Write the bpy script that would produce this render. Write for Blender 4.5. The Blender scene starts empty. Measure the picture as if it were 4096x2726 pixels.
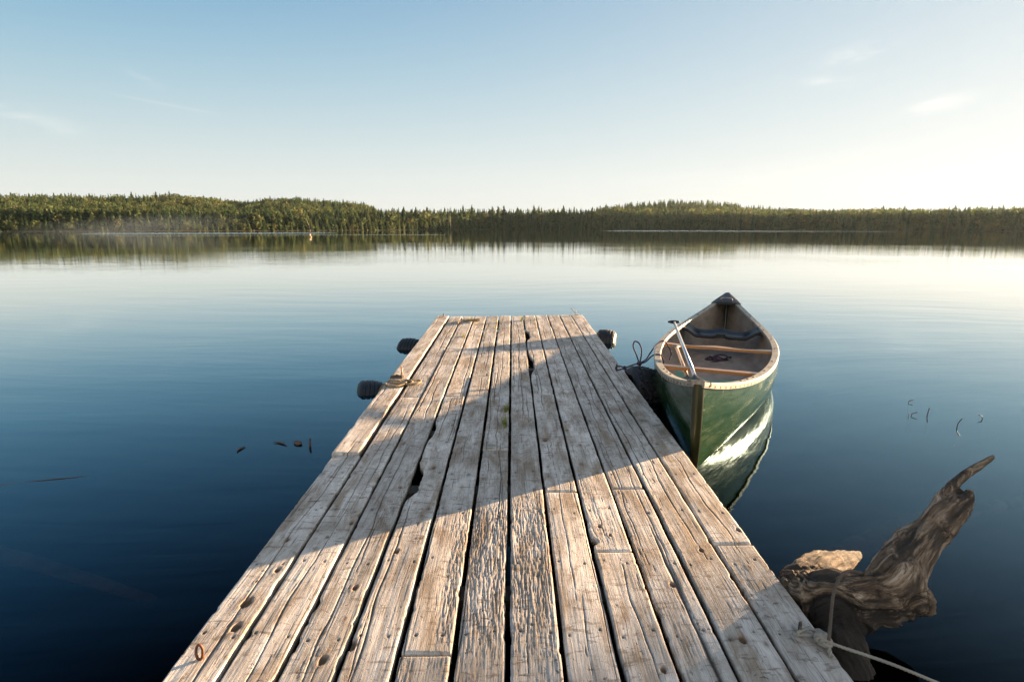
import bpy, math, random
import numpy as np
from mathutils import Vector, Matrix

random.seed(7)
SC = bpy.context.scene
COL = SC.collection

# ------------------------------------------------------------------ camera
FPX, CX, CY = 2257.0, 2048.0, 1363.0          # focal length and centre in photograph pixels
CAM_H = 1.478
PITCH = math.radians(11.35)
cam_d = bpy.data.cameras.new('camera')
cam_d.sensor_width = 36.0
cam_d.lens = FPX / 4096.0 * 36.0
cam_d.clip_start = 0.05
cam_d.clip_end = 9000.0
cam = bpy.data.objects.new('camera', cam_d)
cam.location = (0, 0, CAM_H)
cam.rotation_euler = (math.radians(90) - PITCH, 0, 0)
COL.objects.link(cam)
SC.camera = cam

# ------------------------------------------------------------------ light
SUN_AZ = math.radians(29.0)                   # from +X towards +Y: ahead and to the right
SUN_EL = math.radians(5.35)
SC.view_settings.view_transform = 'Standard'
SC.view_settings.look = 'None'
SC.view_settings.exposure = 2.85
SC.view_settings.gamma = 1.0
sun_dir = Vector((math.cos(SUN_EL) * math.cos(SUN_AZ), math.cos(SUN_EL) * math.sin(SUN_AZ), math.sin(SUN_EL)))
sun_d = bpy.data.lights.new('sun', 'SUN')
sun_d.energy = 5.0
sun_d.angle = math.radians(0.5)
sun_d.color = (1.0, 0.665, 0.38)
sun = bpy.data.objects.new('sun', sun_d)
sun.rotation_euler = sun_dir.to_track_quat('Z', 'Y').to_euler()
sun.location = (40, 22, 30)
COL.objects.link(sun)

SC.cycles.max_bounces = 8
SC.cycles.transparent_max_bounces = 8
SC.cycles.caustics_reflective = False
SC.cycles.caustics_refractive = False
SC.cycles.sample_clamp_indirect = 6.0
SC.cycles.use_denoising = True

# ------------------------------------------------------------------ small helpers
FW = np.array([0, math.cos(PITCH), -math.sin(PITCH)])
UP = np.array([0, math.sin(PITCH), math.cos(PITCH)])
RT = np.array([1.0, 0, 0])
ORG = np.array([0, 0, CAM_H])


def ray(px, py):
    return FW + RT * (px - CX) / FPX - UP * (py - CY) / FPX


def atz(px, py, z=0.0):
    v = ray(px, py)
    return ORG + v * ((z - CAM_H) / v[2])


def atd(px, py, d):
    return ORG + ray(px, py) * d


class NT:
    """tiny node-tree writer"""
    def __init__(self, tree):
        self.t = tree
        self.t.nodes.clear()

    def n(self, kind, props=None, **inp):
        nd = self.t.nodes.new(kind)
        for k, v in (props or {}).items():
            setattr(nd, k, v)
        for k, v in inp.items():
            key = int(k[1:]) if k[0] == '_' and k[1:].isdigit() else k.replace('_', ' ')
            self.set(nd.inputs[key], v)
        return nd

    def set(self, sock, v):
        if isinstance(v, bpy.types.NodeSocket):
            self.t.links.new(v, sock)
        elif isinstance(v, bpy.types.Node):
            self.t.links.new(v.outputs[0], sock)
        else:
            if sock.type == 'RGBA' and len(v) == 3:
                v = (*v, 1.0)
            sock.default_value = v

    def math(self, op, a, b=0.0, c=None, clamp=False):
        nd = self.n('ShaderNodeMath', {'operation': op, 'use_clamp': clamp}, _0=a, _1=b)
        if c is not None:
            self.set(nd.inputs[2], c)
        return nd.outputs[0]

    def noise(self, vec, scale, detail=4.0, rough=0.55, dist=0.0):
        return self.n('ShaderNodeTexNoise', None, Vector=vec, Scale=scale, Detail=detail, Roughness=rough, Distortion=dist)

    def ramp(self, fac, stops, interp='LINEAR'):
        nd = self.n('ShaderNodeValToRGB', None, Fac=fac)
        cr = nd.color_ramp
        cr.interpolation = interp
        while len(cr.elements) < len(stops):
            cr.elements.new(0.5)
        for e, (p, c) in zip(cr.elements, stops):
            e.position = p
            e.color = (*c, 1.0) if len(c) == 3 else c
        return nd.outputs[0]

    def mix(self, fac, a, b, blend='MIX'):
        nd = self.n('ShaderNodeMix', {'data_type': 'RGBA', 'blend_type': blend})
        self.set(nd.inputs[0], fac)
        self.set(nd.inputs[6], a)
        self.set(nd.inputs[7], b)
        return nd.outputs[2]

    def mapr(self, v, a, b, c=0.0, d=1.0):
        nd = self.n('ShaderNodeMapRange', None)
        for i, x in enumerate((v, a, b, c, d)):
            self.set(nd.inputs[i], x)
        return nd.outputs[0]

    def scaled(self, vec, s, rot=(0, 0, 0)):
        return self.n('ShaderNodeMapping', None, Vector=vec, Scale=s, Rotation=rot).outputs[0]

    def attr(self, name, out='Fac'):
        return self.n('ShaderNodeAttribute', {'attribute_name': name}).outputs[out]

    def obj(self):
        return self.n('ShaderNodeTexCoord').outputs['Object']

    def bump(self, h, strength=0.5, dist=0.01, normal=None):
        nd = self.n('ShaderNodeBump', None, Height=h, Strength=strength, Distance=dist)
        if normal is not None:
            self.set(nd.inputs['Normal'], normal)
        return nd.outputs[0]

    def pbr(self, col, rough=0.6, normal=None, **kw):
        nd = self.n('ShaderNodeBsdfPrincipled')
        self.set(nd.inputs['Base Color'], col)
        self.set(nd.inputs['Roughness'], rough)
        if normal is not None:
            self.set(nd.inputs['Normal'], normal)
        for k, v in kw.items():
            self.set(nd.inputs[k.replace('_', ' ')], v)
        return nd.outputs[0]

    def out(self, surf=None, vol=None):
        o = self.n('ShaderNodeOutputMaterial')
        if surf is not None:
            self.set(o.inputs['Surface'], surf)
        if vol is not None:
            self.set(o.inputs['Volume'], vol)


def material(name):
    m = bpy.data.materials.new(name)
    m.use_nodes = True
    return m, NT(m.node_tree)


# ------------------------------------------------------------------ sky
world = bpy.data.worlds.new('World')
SC.world = world
world.use_nodes = True
w = NT(world.node_tree)
sky = w.n('ShaderNodeTexSky', {'sky_type': 'NISHITA', 'sun_disc': False, 'sun_elevation': SUN_EL,
                               'sun_rotation': math.radians(90) - SUN_AZ, 'altitude': 100.0,
                               'air_density': 1.0, 'dust_density': 0.6, 'ozone_density': 1.6})
gen = w.n('ShaderNodeTexCoord').outputs['Generated']
sep = w.n('ShaderNodeSeparateXYZ', None, _0=gen)
azi = w.math('ARCTAN2', sep.outputs[0], sep.outputs[1])
ele = w.math('ARCSINE', sep.outputs[2])
wisp_noise = w.noise(w.scaled(gen, (9.0, 9.0, 42.0)), 1.6, 6.0, 0.62, 0.6).outputs[0]
wisp_n = w.mapr(wisp_noise, 0.40, 0.68)


def sky_dir(px, py):
    v = ray(px, py)
    v = v / np.linalg.norm(v)
    return math.atan2(v[0], v[1]), math.asin(v[2])


total = None
#  px, py, half length, half height (px), tilt (deg, + = rising to the right), strength
for px, py, a, b, tilt, s in ((110, 475, 120, 26, -14, .24), (570, 312, 52, 12, -22, .12), (3385, 222, 60, 24, 10, .30),
                              (3500, 210, 80, 10, 18, .26), (3310, 328, 75, 16, -4, .26), (3745, 420, 85, 26, 12, .42)):
    a0, e0 = sky_dir(px, py)
    t = math.radians(tilt)
    da = w.math('SUBTRACT', azi, a0)
    de = w.math('SUBTRACT', ele, e0)
    u = w.math('ADD', w.math('MULTIPLY', da, math.cos(t)), w.math('MULTIPLY', de, math.sin(t)))
    v = w.math('SUBTRACT', w.math('MULTIPLY', de, math.cos(t)), w.math('MULTIPLY', da, math.sin(t)))
    q = w.math('ADD', w.math('POWER', w.math('DIVIDE', u, a / FPX), 2.0), w.math('POWER', w.math('DIVIDE', v, b / FPX), 2.0))
    g = w.math('MULTIPLY', w.math('EXPONENT', w.math('MULTIPLY', q, -1.0)), s)
    total = g if total is None else w.math('ADD', total, g)
total = w.math('MULTIPLY', total, wisp_n)
# thin fading vapour trail
a0, e0 = sky_dir(310, 347)
a1, e1 = sky_dir(900, 462)
ln = math.hypot(a1 - a0, e1 - e0)
ct, st = (a1 - a0) / ln, (e1 - e0) / ln
da = w.math('SUBTRACT', azi, a0)
de = w.math('SUBTRACT', ele, e0)
u = w.math('DIVIDE', w.math('ADD', w.math('MULTIPLY', da, ct), w.math('MULTIPLY', de, st)), ln)
v = w.math('DIVIDE', w.math('SUBTRACT', w.math('MULTIPLY', de, ct), w.math('MULTIPLY', da, st)), 4.0 / FPX)
along = w.math('MULTIPLY', w.mapr(u, 0.0, 0.5), w.mapr(u, 0.8, 1.0, 1.0, 0.0))
trail = w.math('MULTIPLY', w.math('EXPONENT', w.math('MULTIPLY', w.math('POWER', v, 2.0), -1.0)), w.math('MULTIPLY', along, 0.10))
total = w.math('ADD', total, trail, clamp=True)
# clear evening sky: blue overhead, pale at the horizon, white round the low sun
EXPO = 2.0 ** 2.85
el_deg = w.math('MAXIMUM', w.math('MULTIPLY', ele, 57.2958), 0.0)
dotp = w.n('ShaderNodeVectorMath', {'operation': 'DOT_PRODUCT'}, _0=gen, _1=tuple(sun_dir)).outputs['Value']
ang = w.math('MULTIPLY', w.math('ARCCOSINE', w.math('MINIMUM', w.math('MAXIMUM', dotp, -1.0), 1.0)), 57.2958)
glow = w.math('MULTIPLY', w.math('EXPONENT', w.math('MULTIPLY', w.math('POWER', w.math('DIVIDE', ang, 60.0), 1.5), -1.0)), 0.88)
glow = w.math('MULTIPLY', glow, w.math('EXPONENT', w.math('MULTIPLY', w.math('POWER', w.math('DIVIDE', el_deg, 44.0), 2.0), -1.0)))
aureole = w.math('EXPONENT', w.math('MULTIPLY', w.math('DIVIDE', ang, 3.6), -1.0))
# pale glow added to the sky behind the camera, to lighten the shade
seps = w.n('ShaderNodeSeparateXYZ', None, _0=gen)
back = w.math('MULTIPLY', w.mapr(seps.outputs[1], 0.0, -0.6), w.mapr(seps.outputs[2], 0.0, 0.25))
chan = []
for zen, hor, sc, wh, au, bk in ((0.010, 0.82, 13.8, 0.905, 3.0, 0.98), (0.12, 0.83, 19.5, 0.905, 2.6, 0.82), (0.22, 0.77, 35.0, 0.895, 1.9, 0.62)):
    f = w.math('EXPONENT', w.math('MULTIPLY', w.math('POWER', w.math('DIVIDE', el_deg, sc), 1.7), -1.0))
    base = w.math('MULTIPLY_ADD', f, hor - zen, zen)
    base = w.math('ADD', base, w.math('MULTIPLY', glow, w.math('SUBTRACT', wh, base)))
    base = w.math('MULTIPLY_ADD', back, bk, base)
    chan.append(w.math('MULTIPLY_ADD', aureole, au, base))
clear = w.n('ShaderNodeCombineXYZ', None, _0=chan[0], _1=chan[1], _2=chan[2]).outputs[0]
SKY_STRENGTH = 0.15
vis = w.mix(0.996, sky.outputs[0], w.mix(1.0, clear, (1 / (EXPO * SKY_STRENGTH),) * 3, 'MULTIPLY'))
cloudy = w.mix(total, vis, (1.12, 1.08, 1.0))
bg = w.n('ShaderNodeBackground', None, Color=cloudy, Strength=SKY_STRENGTH)
wo = w.n('ShaderNodeOutputWorld', None, Surface=bg)

# ------------------------------------------------------------------ mesh and object helpers
def tag(o, label=None, cat=None, group=None, kind=None):
    for k, v in (('label', label), ('category', cat), ('group', group), ('kind', kind)):
        if v:
            o[k] = v
    return o


def empty(name, loc=(0, 0, 0), rot=(0, 0, 0)):
    o = bpy.data.objects.new(name, None)
    o.location = loc
    o.rotation_euler = rot
    o.empty_display_size = 0.1
    COL.objects.link(o)
    return o


def link_mesh(name, verts, faces, mat=None, parent=None, smooth=True):
    me = bpy.data.meshes.new(name)
    me.from_pydata([tuple(map(float, v)) for v in verts], [], faces)
    me.update()
    if smooth:
        me.polygons.foreach_set('use_smooth', [True] * len(me.polygons))
    if mat:
        me.materials.append(mat)
    o = bpy.data.objects.new(name, me)
    COL.objects.link(o)
    if parent is not None:
        o.parent = parent
    return o


def np_mesh(name, V, F, mat=None, parent=None, smooth=True):
    """V (n,3), F (m,3|4) numpy -> object, fast"""
    V = np.asarray(V, np.float32)
    F = np.asarray(F, np.int32)
    k = F.shape[1]
    me = bpy.data.meshes.new(name)
    me.vertices.add(len(V))
    me.vertices.foreach_set('co', V.ravel())
    me.loops.add(F.size)
    me.loops.foreach_set('vertex_index', F.ravel())
    me.polygons.add(len(F))
    me.polygons.foreach_set('loop_start', np.arange(len(F), dtype=np.int32) * k)
    me.polygons.foreach_set('use_smooth', np.full(len(F), smooth))
    me.update(calc_edges=True)
    me.validate()
    if mat:
        me.materials.append(mat)
    o = bpy.data.objects.new(name, me)
    COL.objects.link(o)
    if parent is not None:
        o.parent = parent
    return o


def grid_faces(nr, nc, wrap_c=False, flip=False):
    r = np.arange(nr - 1)[:, None]
    c = np.arange(nc if wrap_c else nc - 1)[None, :]
    c2 = (c + 1) % nc
    a, b = r * nc + c, r * nc + c2
    d, e = (r + 1) * nc + c, (r + 1) * nc + c2
    F = np.stack([a, b, e, d], -1).reshape(-1, 4)
    return F[:, ::-1] if flip else F


class MB:
    """collects shapes and links them as one mesh"""
    def __init__(self):
        self.V, self.F = [], []

    def add(self, verts, faces):
        o = len(self.V)
        self.V += [tuple(map(float, v)) for v in verts]
        self.F += [tuple(int(i) + o for i in f) for f in faces]

    def grid(self, G, wrap=False, cap0=False, cap1=False):
        G = np.asarray(G, float)
        nr, nc = G.shape[:2]
        F = [tuple(f) for f in grid_faces(nr, nc, wrap)]
        if cap0:
            F.append(tuple(range(nc))[::-1])
        if cap1:
            F.append(tuple((nr - 1) * nc + i for i in range(nc)))
        self.add(G.reshape(-1, 3), F)

    def tube(self, pts, r, n=8, caps=True):
        P = np.asarray(pts, float)
        R = np.broadcast_to(np.asarray(r, float), (len(P),))
        T, N, B = frames(P)
        a = np.linspace(0, 2 * np.pi, n, endpoint=False)
        G = P[:, None] + R[:, None, None] * (np.cos(a)[None, :, None] * N[:, None] + np.sin(a)[None, :, None] * B[:, None])
        self.grid(G, True, caps, caps)

    def box(self, c, s, rz=0.0, bevel=0.0):
        x, y, z = s[0] / 2, s[1] / 2, s[2] / 2
        M = Matrix.Translation(c) @ Matrix.Rotation(rz, 4, 'Z')
        v = [M @ Vector((i * x, j * y, k * z)) for k in (-1, 1) for j in (-1, 1) for i in (-1, 1)]
        self.add(v, [(0, 2, 3, 1), (4, 5, 7, 6), (0, 1, 5, 4), (2, 6, 7, 3), (0, 4, 6, 2), (1, 3, 7, 5)])

    def build(self, name, mat=None, parent=None, smooth=True):
        return link_mesh(name, self.V, self.F, mat, parent, smooth)


def frames(P):
    T = np.gradient(P, axis=0)
    T /= np.linalg.norm(T, axis=1, keepdims=True) + 1e-12
    N = np.zeros_like(T)
    ref = np.array([0, 0, 1.0]) if abs(T[0][2]) < 0.9 else np.array([1.0, 0, 0])
    n = np.cross(T[0], ref)
    n /= np.linalg.norm(n)
    for i in range(len(P)):
        n = n - T[i] * (n @ T[i])
        n /= np.linalg.norm(n) + 1e-12
        N[i] = n
    return T, N, np.cross(T, N)


def smooth_path(pts, step=0.01):
    """Catmull-Rom through the points, resampled at even steps"""
    P = np.asarray(pts, float)
    P = np.vstack([2 * P[0] - P[1], P, 2 * P[-1] - P[-2]])
    out = []
    for i in range(1, len(P) - 2):
        t = np.linspace(0, 1, 24, endpoint=False)[:, None]
        p0, p1, p2, p3 = P[i - 1], P[i], P[i + 1], P[i + 2]
        out.append(0.5 * ((2 * p1) + (p2 - p0) * t + (2 * p0 - 5 * p1 + 4 * p2 - p3) * t ** 2 + (3 * p1 - p0 - 3 * p2 + p3) * t ** 3))
    out = np.vstack(out + [P[-2:-1]])
    d = np.r_[0, np.cumsum(np.linalg.norm(np.diff(out, axis=0), axis=1))]
    s = np.linspace(0, d[-1], max(4, int(d[-1] / step) + 1))
    return np.stack([np.interp(s, d, out[:, k]) for k in range(3)], -1)


def rope_into(mb, pts, r, pitch=None, strands=3, n=6):
    P = smooth_path(pts, r * 0.8)
    pitch = pitch or r * 7
    T, N, B = frames(P)
    s = np.r_[0, np.cumsum(np.linalg.norm(np.diff(P, axis=0), axis=1))]
    for k in range(strands):
        a = 2 * np.pi * (s / pitch + k / strands)
        Q = P + (r * 0.5) * (np.cos(a)[:, None] * N + np.sin(a)[:, None] * B)
        mb.tube(Q, r * 0.56, n)


# value noise on numpy arrays
def vnoise(x, y, seed=0):
    x = np.asarray(x, float)
    y = np.asarray(y, float)
    xi, yi = np.floor(x).astype(np.int64), np.floor(y).astype(np.int64)
    fx, fy = x - xi, y - yi
    fx, fy = fx * fx * (3 - 2 * fx), fy * fy * (3 - 2 * fy)

    def h(a, b):
        v = (a * 374761393 + b * 668265263 + seed * 1274126177) & 0xFFFFFFFF
        v = ((v ^ (v >> 13)) * 1274126177) & 0xFFFFFFFF
        return ((v ^ (v >> 16)) & 0xFFFF) / 65535.0
    return (h(xi, yi) * (1 - fx) + h(xi + 1, yi) * fx) * (1 - fy) + (h(xi, yi + 1) * (1 - fx) + h(xi + 1, yi + 1) * fx) * fy


def fbm(x, y, seed=0, octv=4, gain=0.5):
    t, a, n = 0.0, 1.0, 0.0
    for i in range(octv):
        t = t + a * vnoise(x * 2 ** i, y * 2 ** i, seed + i * 17)
        n += a
        a *= gain
    return t / n


def sstep(a, b, x):
    t = np.clip((x - a) / (b - a), 0, 1)
    return t * t * (3 - 2 * t)


# ------------------------------------------------------------------ lake
m_water, t = material('lake_water')
oc = t.obj()
warp = t.noise(oc, 0.05, 2.0).outputs[1]
oc2 = t.mix(0.25, oc, t.mix(1.0, warp, (40, 40, 40), 'MULTIPLY'), 'ADD')
n1 = t.noise(t.scaled(oc2, (0.40, 1.5, 1.0), (0, 0, 0.12)), 1.0, 2.0, 0.45, 0.2).outputs[0]
n2 = t.noise(t.scaled(oc2, (2.2, 10.0, 1.0), (0, 0, 0.22)), 1.0, 2.0, 0.5, 0.4).outputs[0]
n3 = t.noise(t.scaled(oc, (0.02, 0.06, 1.0), (0, 0, 0.1)), 1.0, 3.0, 0.5, 0.5).outputs[0]
sx = t.n('ShaderNodeSeparateXYZ', None, _0=oc)
geo_d = t.math('SQRT', t.math('ADD', t.math('POWER', sx.outputs[0], 2.0), t.math('POWER', sx.outputs[1], 2.0)))
calm = t.mapr(n3, 0.35, 0.7, 0.35, 1.0)
bh = t.math('ADD', t.math('MULTIPLY', n1, 1.0), t.math('MULTIPLY', n2, 0.22))
bh = t.math('MULTIPLY', t.math('MULTIPLY', bh, calm), t.mapr(geo_d, 15.0, 70.0, 1.0, 0.42))
wn = t.bump(bh, 1.0, 0.0095)
# wind-ruffled strips out by the far shore
side = t.math('DIVIDE', sx.outputs[0], geo_d)
rag = t.math('MULTIPLY', t.math('SUBTRACT', t.noise(t.scaled(oc, (0.02, 0.02, 1)), 1.0, 3.0).outputs[0], 0.5), 30.0)
gd = t.math('ADD', geo_d, rag)


def strip(lo, hi, s0, s1, e=8.0, f=0.05):
    a_ = t.math('MULTIPLY', t.mapr(gd, lo, lo + e), t.mapr(gd, hi - e, hi, 1.0, 0.0))
    b_ = t.math('MULTIPLY', t.mapr(side, s0, s0 + f), t.mapr(side, s1 - f, s1, 1.0, 0.0))
    return t.math('MULTIPLY', a_, b_)


ruf = t.math('MAXIMUM', strip(150, 205, -0.62, -0.28), strip(225, 330, 0.14, 0.60))
ruf = t.math('MAXIMUM', ruf, t.math('MULTIPLY', strip(118, 128, -0.6, -0.1, 3.0), 0.7))
n4 = t.noise(t.scaled(oc, (1.2, 2.0, 1.0)), 1.0, 2.0).outputs[0]
wn = t.bump(t.math('MULTIPLY', n4, ruf), 1.0, 0.10, wn)
fr0 = t.n('ShaderNodeFresnel', None, IOR=1.333, Normal=wn).outputs[0]
fr1 = t.mapr(fr0, 0.038, 1.0)
fres = t.math('SUBTRACT', 1.0, t.math('POWER', t.math('SUBTRACT', 1.0, fr1), 2.35))
gl = t.n('ShaderNodeBsdfGlossy', None, Color=t.mix(t.mapr(fr0, 0.22, 0.55), (0.57, 0.85, 1.0), (1.0, 1.0, 0.97)), Roughness=0.004, Normal=wn).outputs[0]
tr = t.n('ShaderNodeBsdfTransparent', None, Color=(0.22, 0.20, 0.16)).outputs[0]
mx = t.n('ShaderNodeMixShader', None, _0=fres, _1=tr, _2=gl).outputs[0]
t.out(mx)
R, NA = 900.0, 96
V = [(0, 0, 0)]
F = []
rings = [2, 6, 15, 40, 100, 250, 500, R]
for r in rings:
    V += [(r * math.cos(2 * math.pi * i / NA), r * math.sin(2 * math.pi * i / NA), 0) for i in range(NA)]
F += [(0, 1 + i, 1 + (i + 1) % NA) for i in range(NA)]
for k in range(len(rings) - 1):
    F += [(1 + k * NA + i, 1 + (k + 1) * NA + i, 1 + (k + 1) * NA + (i + 1) % NA, 1 + k * NA + (i + 1) % NA) for i in range(NA)]
tag(link_mesh('water', V, F, m_water), kind='structure')

m_bed, t = material('lake_bed')
oc = t.obj()
nb = t.noise(oc, 1.4, 5.0, 0.6).outputs[0]
t.out(t.pbr(t.ramp(nb, [(0.3, (0.010, 0.009, 0.006)), (0.75, (0.05, 0.038, 0.022))]), 0.95))
xs = np.linspace(-60, 60, 60)
G = [[(x, y, -1.6 - 0.5 * fbm(x * .3, y * .3, 5) - 0.05 * max(0, y)) for x in xs] for y in np.linspace(-20, 80, 50)]
mb = MB()
mb.grid(G)
tag(mb.build('lake_bed', m_bed), kind='structure')

# ------------------------------------------------------------------ far shore: terrain and forest
SHX = [-700, 0, 700, 1200, 2048, 2700, 3400, 4096, 4800]
SHY = [928, 926, 924, 922, 918, 919, 923, 926, 928]
SKX = [-700, 0, 170, 400, 520, 680, 817, 974, 1043, 1200, 1321, 1443, 1513, 1700, 2048, 2400, 2521, 2695, 2886, 2990, 3303, 3510, 3700, 4096, 4800]
SKY_ = [780, 785, 783, 786, 786, 782, 794, 809, 801, 792, 805, 814, 834, 836, 834, 834, 818, 805, 811, 828, 847, 838, 845, 842, 842]
RDX = [-700, 0, 900, 1450, 1560, 2300, 2600, 2900, 3100, 4096, 4800]
RDG = [300, 330, 300, 200, 60, 60, 260, 300, 200, 160, 160]       # how far behind the shore the crest lies


def azdir(px):
    v = ray(px, 910)
    return np.array([v[0], v[1]]) / math.hypot(v[0], v[1])


def shore_dist(px):
    p = atz(px, np.interp(px, SHX, SHY))
    return math.hypot(p[0], p[1])


def elev_tan(px, py):
    v = ray(px, py)
    return v[2] / math.hypot(v[0], v[1])


PXS = np.linspace(-2600, 6700, 373)
SHD = np.array([shore_dist(p) for p in PXS])
RDD = SHD + np.interp(PXS, RDX, RDG)
SKT = np.array([elev_tan(p, np.interp(p, SKX, SKY_)) for p in PXS])
AZX = np.array([azdir(p)[0] for p in PXS])
AZY = np.array([azdir(p)[1] for p in PXS])
HTREE_SH = SHD * 78.0 / FPX                     # shoreline trees
HTREE_HI = RDD * 42.0 / FPX                     # hill trees
ZRIDGE = np.maximum(1.5, CAM_H + SKT * RDD - HTREE_HI * 0.9)
flat = np.interp(PXS, [1450, 1560, 2300, 2500], [1, 0, 0, 1])
ZRIDGE = np.where(flat < 0.5, 1.2, ZRIDGE)


def at_px(arr, px):
    return np.interp(px, PXS, arr)


def ground(px, r):
    sd, rd, zr = at_px(SHD, px), at_px(RDD, px), at_px(ZRIDGE, px)
    tt = np.clip((r - sd) / (rd - sd), -0.2, 1.6)
    up_ = np.where(tt < 0, tt * 30.0, zr * sstep(-0.05, 1.05, tt) * 0.9 * np.clip(tt * 8, 0, 1) + zr * 0.1 * np.clip(tt, 0, 1))
    und = (fbm(px * 0.006, r * 0.012, 3, 3) - 0.5) * zr * 0.55 * np.clip(tt, 0, 1) * np.clip(1.2 - tt, 0, 1)
    return np.where(tt > 1, zr * (1 - (tt - 1) * 0.9), up_ + und) + np.where(tt < 0, 0, 0.15)


m_ground, t = material('forest_floor')
nz = t.noise(t.obj(), 0.15, 4.0).outputs[0]
t.out(t.pbr(t.ramp(nz, [(0.3, (0.020, 0.018, 0.010)), (0.7, (0.045, 0.04, 0.02))]), 1.0))
rows = []
for k in np.r_[-0.25, -0.05, -0.004, 0.0, 0.004, np.linspace(0.03, 1.55, 40)]:
    r = SHD + (RDD - SHD) * k
    rows.append(np.stack([AZX * r, AZY * r, ground(PXS, r)], -1))
mb = MB()
mb.grid(np.array(rows))
tag(mb.build('hills', m_ground), kind='structure')

m_leaf, t = material('foliage')
colr = t.attr('col', 'Color')
nz = t.noise(t.obj(), 0.9, 3.0).outputs[0]
c = t.mix(1.0, colr, t.ramp(nz, [(0.25, (0.65, 0.65, 0.65)), (0.75, (1.35, 1.35, 1.35))]), 'MULTIPLY')
df = t.pbr(c, 0.75)
tl = t.n('ShaderNodeBsdfTranslucent', None, Color=c).outputs[0]
t.out(t.n('ShaderNodeMixShader', None, _0=0.48, _1=df, _2=tl).outputs[0])
m_bark, t = material('bark')
nz = t.noise(t.scaled(t.obj(), (4, 4, 0.8)), 2.0, 4.0).outputs[0]
t.out(t.pbr(t.ramp(nz, [(0.3, (0.05, 0.04, 0.03)), (0.7, (0.16, 0.13, 0.10))]), 0.95))
m_dead, t = material('bare_trunk')
nz = t.noise(t.scaled(t.obj(), (4, 4, 0.8)), 2.0, 4.0).outputs[0]
t.out(t.pbr(t.ramp(nz, [(0.3, (0.30, 0.27, 0.23)), (0.7, (0.50, 0.46, 0.40))]), 0.9))


def tri_fan(c, u, v, s, rng, n=3):
    """one ragged leaf clump: a bent little polygon of triangles"""
    pts = c + rng.uniform(-1, 1, 3)[:, None] * u * s + rng.uniform(-1, 1, 3)[:, None] * v * s
    return pts


def conifer_proto(seed, slim=0.17, gappy=0.0, n=130):
    rng = np.random.default_rng(seed)
    T = []
    lean = rng.uniform(-0.02, 0.02, 2)
    for i in range(n):
        h = 0.04 + 0.95 * (i + rng.uniform(0, 1)) / n
        layer = 0.78 + 0.34 * math.sin(h * 42 + seed) + 0.25 * rng.uniform(-1, 1)
        if gappy and rng.uniform() < gappy and h < 0.9:
            continue
        R = slim * (1 - h) ** 0.80 * max(0.25, layer) + 0.010
        a = rng.uniform(0, 2 * math.pi)
        d = np.array([math.cos(a), math.sin(a), 0])
        s = np.array([-math.sin(a), math.cos(a), 0])
        base = np.array([lean[0] * h, lean[1] * h, h])
        wd = R * rng.uniform(0.35, 0.62) + 0.006
        droop = rng.uniform(-0.03, 0.035) - 0.03 * (1 - h)
        p0 = base + d * R * 0.05 + np.array([0, 0, R * rng.uniform(.5, 1.3) + 0.012])
        T.append([p0, base + d * R + s * wd + np.array([0, 0, droop]), base + d * R * rng.uniform(.8, 1.15) - s * wd + np.array([0, 0, droop * rng.uniform(.3, 1.4)])])
    T.append([np.array([lean[0], lean[1], 1.04]), np.array([lean[0] + .012, lean[1], .93]), np.array([lean[0] - .012, lean[1], .93])])
    T.append([np.array([lean[0], lean[1], 1.04]), np.array([lean[0], lean[1] + .012, .93]), np.array([lean[0], lean[1] - .012, .93])])
    return np.array(T)


def broad_proto(seed, n=150):
    rng = np.random.default_rng(seed)
    T = []
    lumps = [(rng.uniform(-.16, .16), rng.uniform(-.16, .16), rng.uniform(.38, .82), rng.uniform(.13, .22)) for _ in range(7)]
    lumps.append((0, 0, .30, .17))
    for i in range(n):
        lx, ly, lz, lr = lumps[rng.integers(len(lumps))]
        d = rng.normal(size=3)
        d /= np.linalg.norm(d)
        c = np.array([lx, ly, lz]) + d * lr * rng.uniform(.65, 1.05) * np.array([1, 1, .85])
        u = rng.normal(size=3)
        u /= np.linalg.norm(u)
        v = np.cross(u, d) + rng.normal(size=3) * .35
        s = rng.uniform(.035, .075)
        T.append([c + u * s, c - u * s * .6 + v * s, c - u * s * .5 - v * s])
    return np.array(T)


CON = [conifer_proto(i, s, g) for i, (s, g) in enumerate([(.15, 0), (.18, 0), (.13, .1), (.2, .15), (.16, .25), (.22, .1), (.14, 0), (.19, .3)])]
BRO = [broad_proto(20 + i) for i in range(6)]
CON_COL = [(0.032, 0.064, 0.022), (0.042, 0.074, 0.024), (0.054, 0.080, 0.028), (0.066, 0.086, 0.028)]
BRO_COL = [(0.066, 0.092, 0.027), (0.080, 0.098, 0.030), (0.058, 0.084, 0.025), (0.092, 0.098, 0.032)]

rng = np.random.default_rng(11)
trees = []                                     # x, y, z, height, width factor, conifer?, colour


def put(px, r, h, con, far=0.0):
    d = azdir(px)
    z = float(ground(np.array([px]), np.array([r]))[0])
    c = CON_COL[rng.integers(4)] if con else BRO_COL[rng.integers(4)]
    k = rng.uniform(.75, 1.3)
    trees.append((d[0] * r, d[1] * r, z - 0.3, h, rng.uniform(.85, 1.25), con, tuple(v * k for v in c)))


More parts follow.
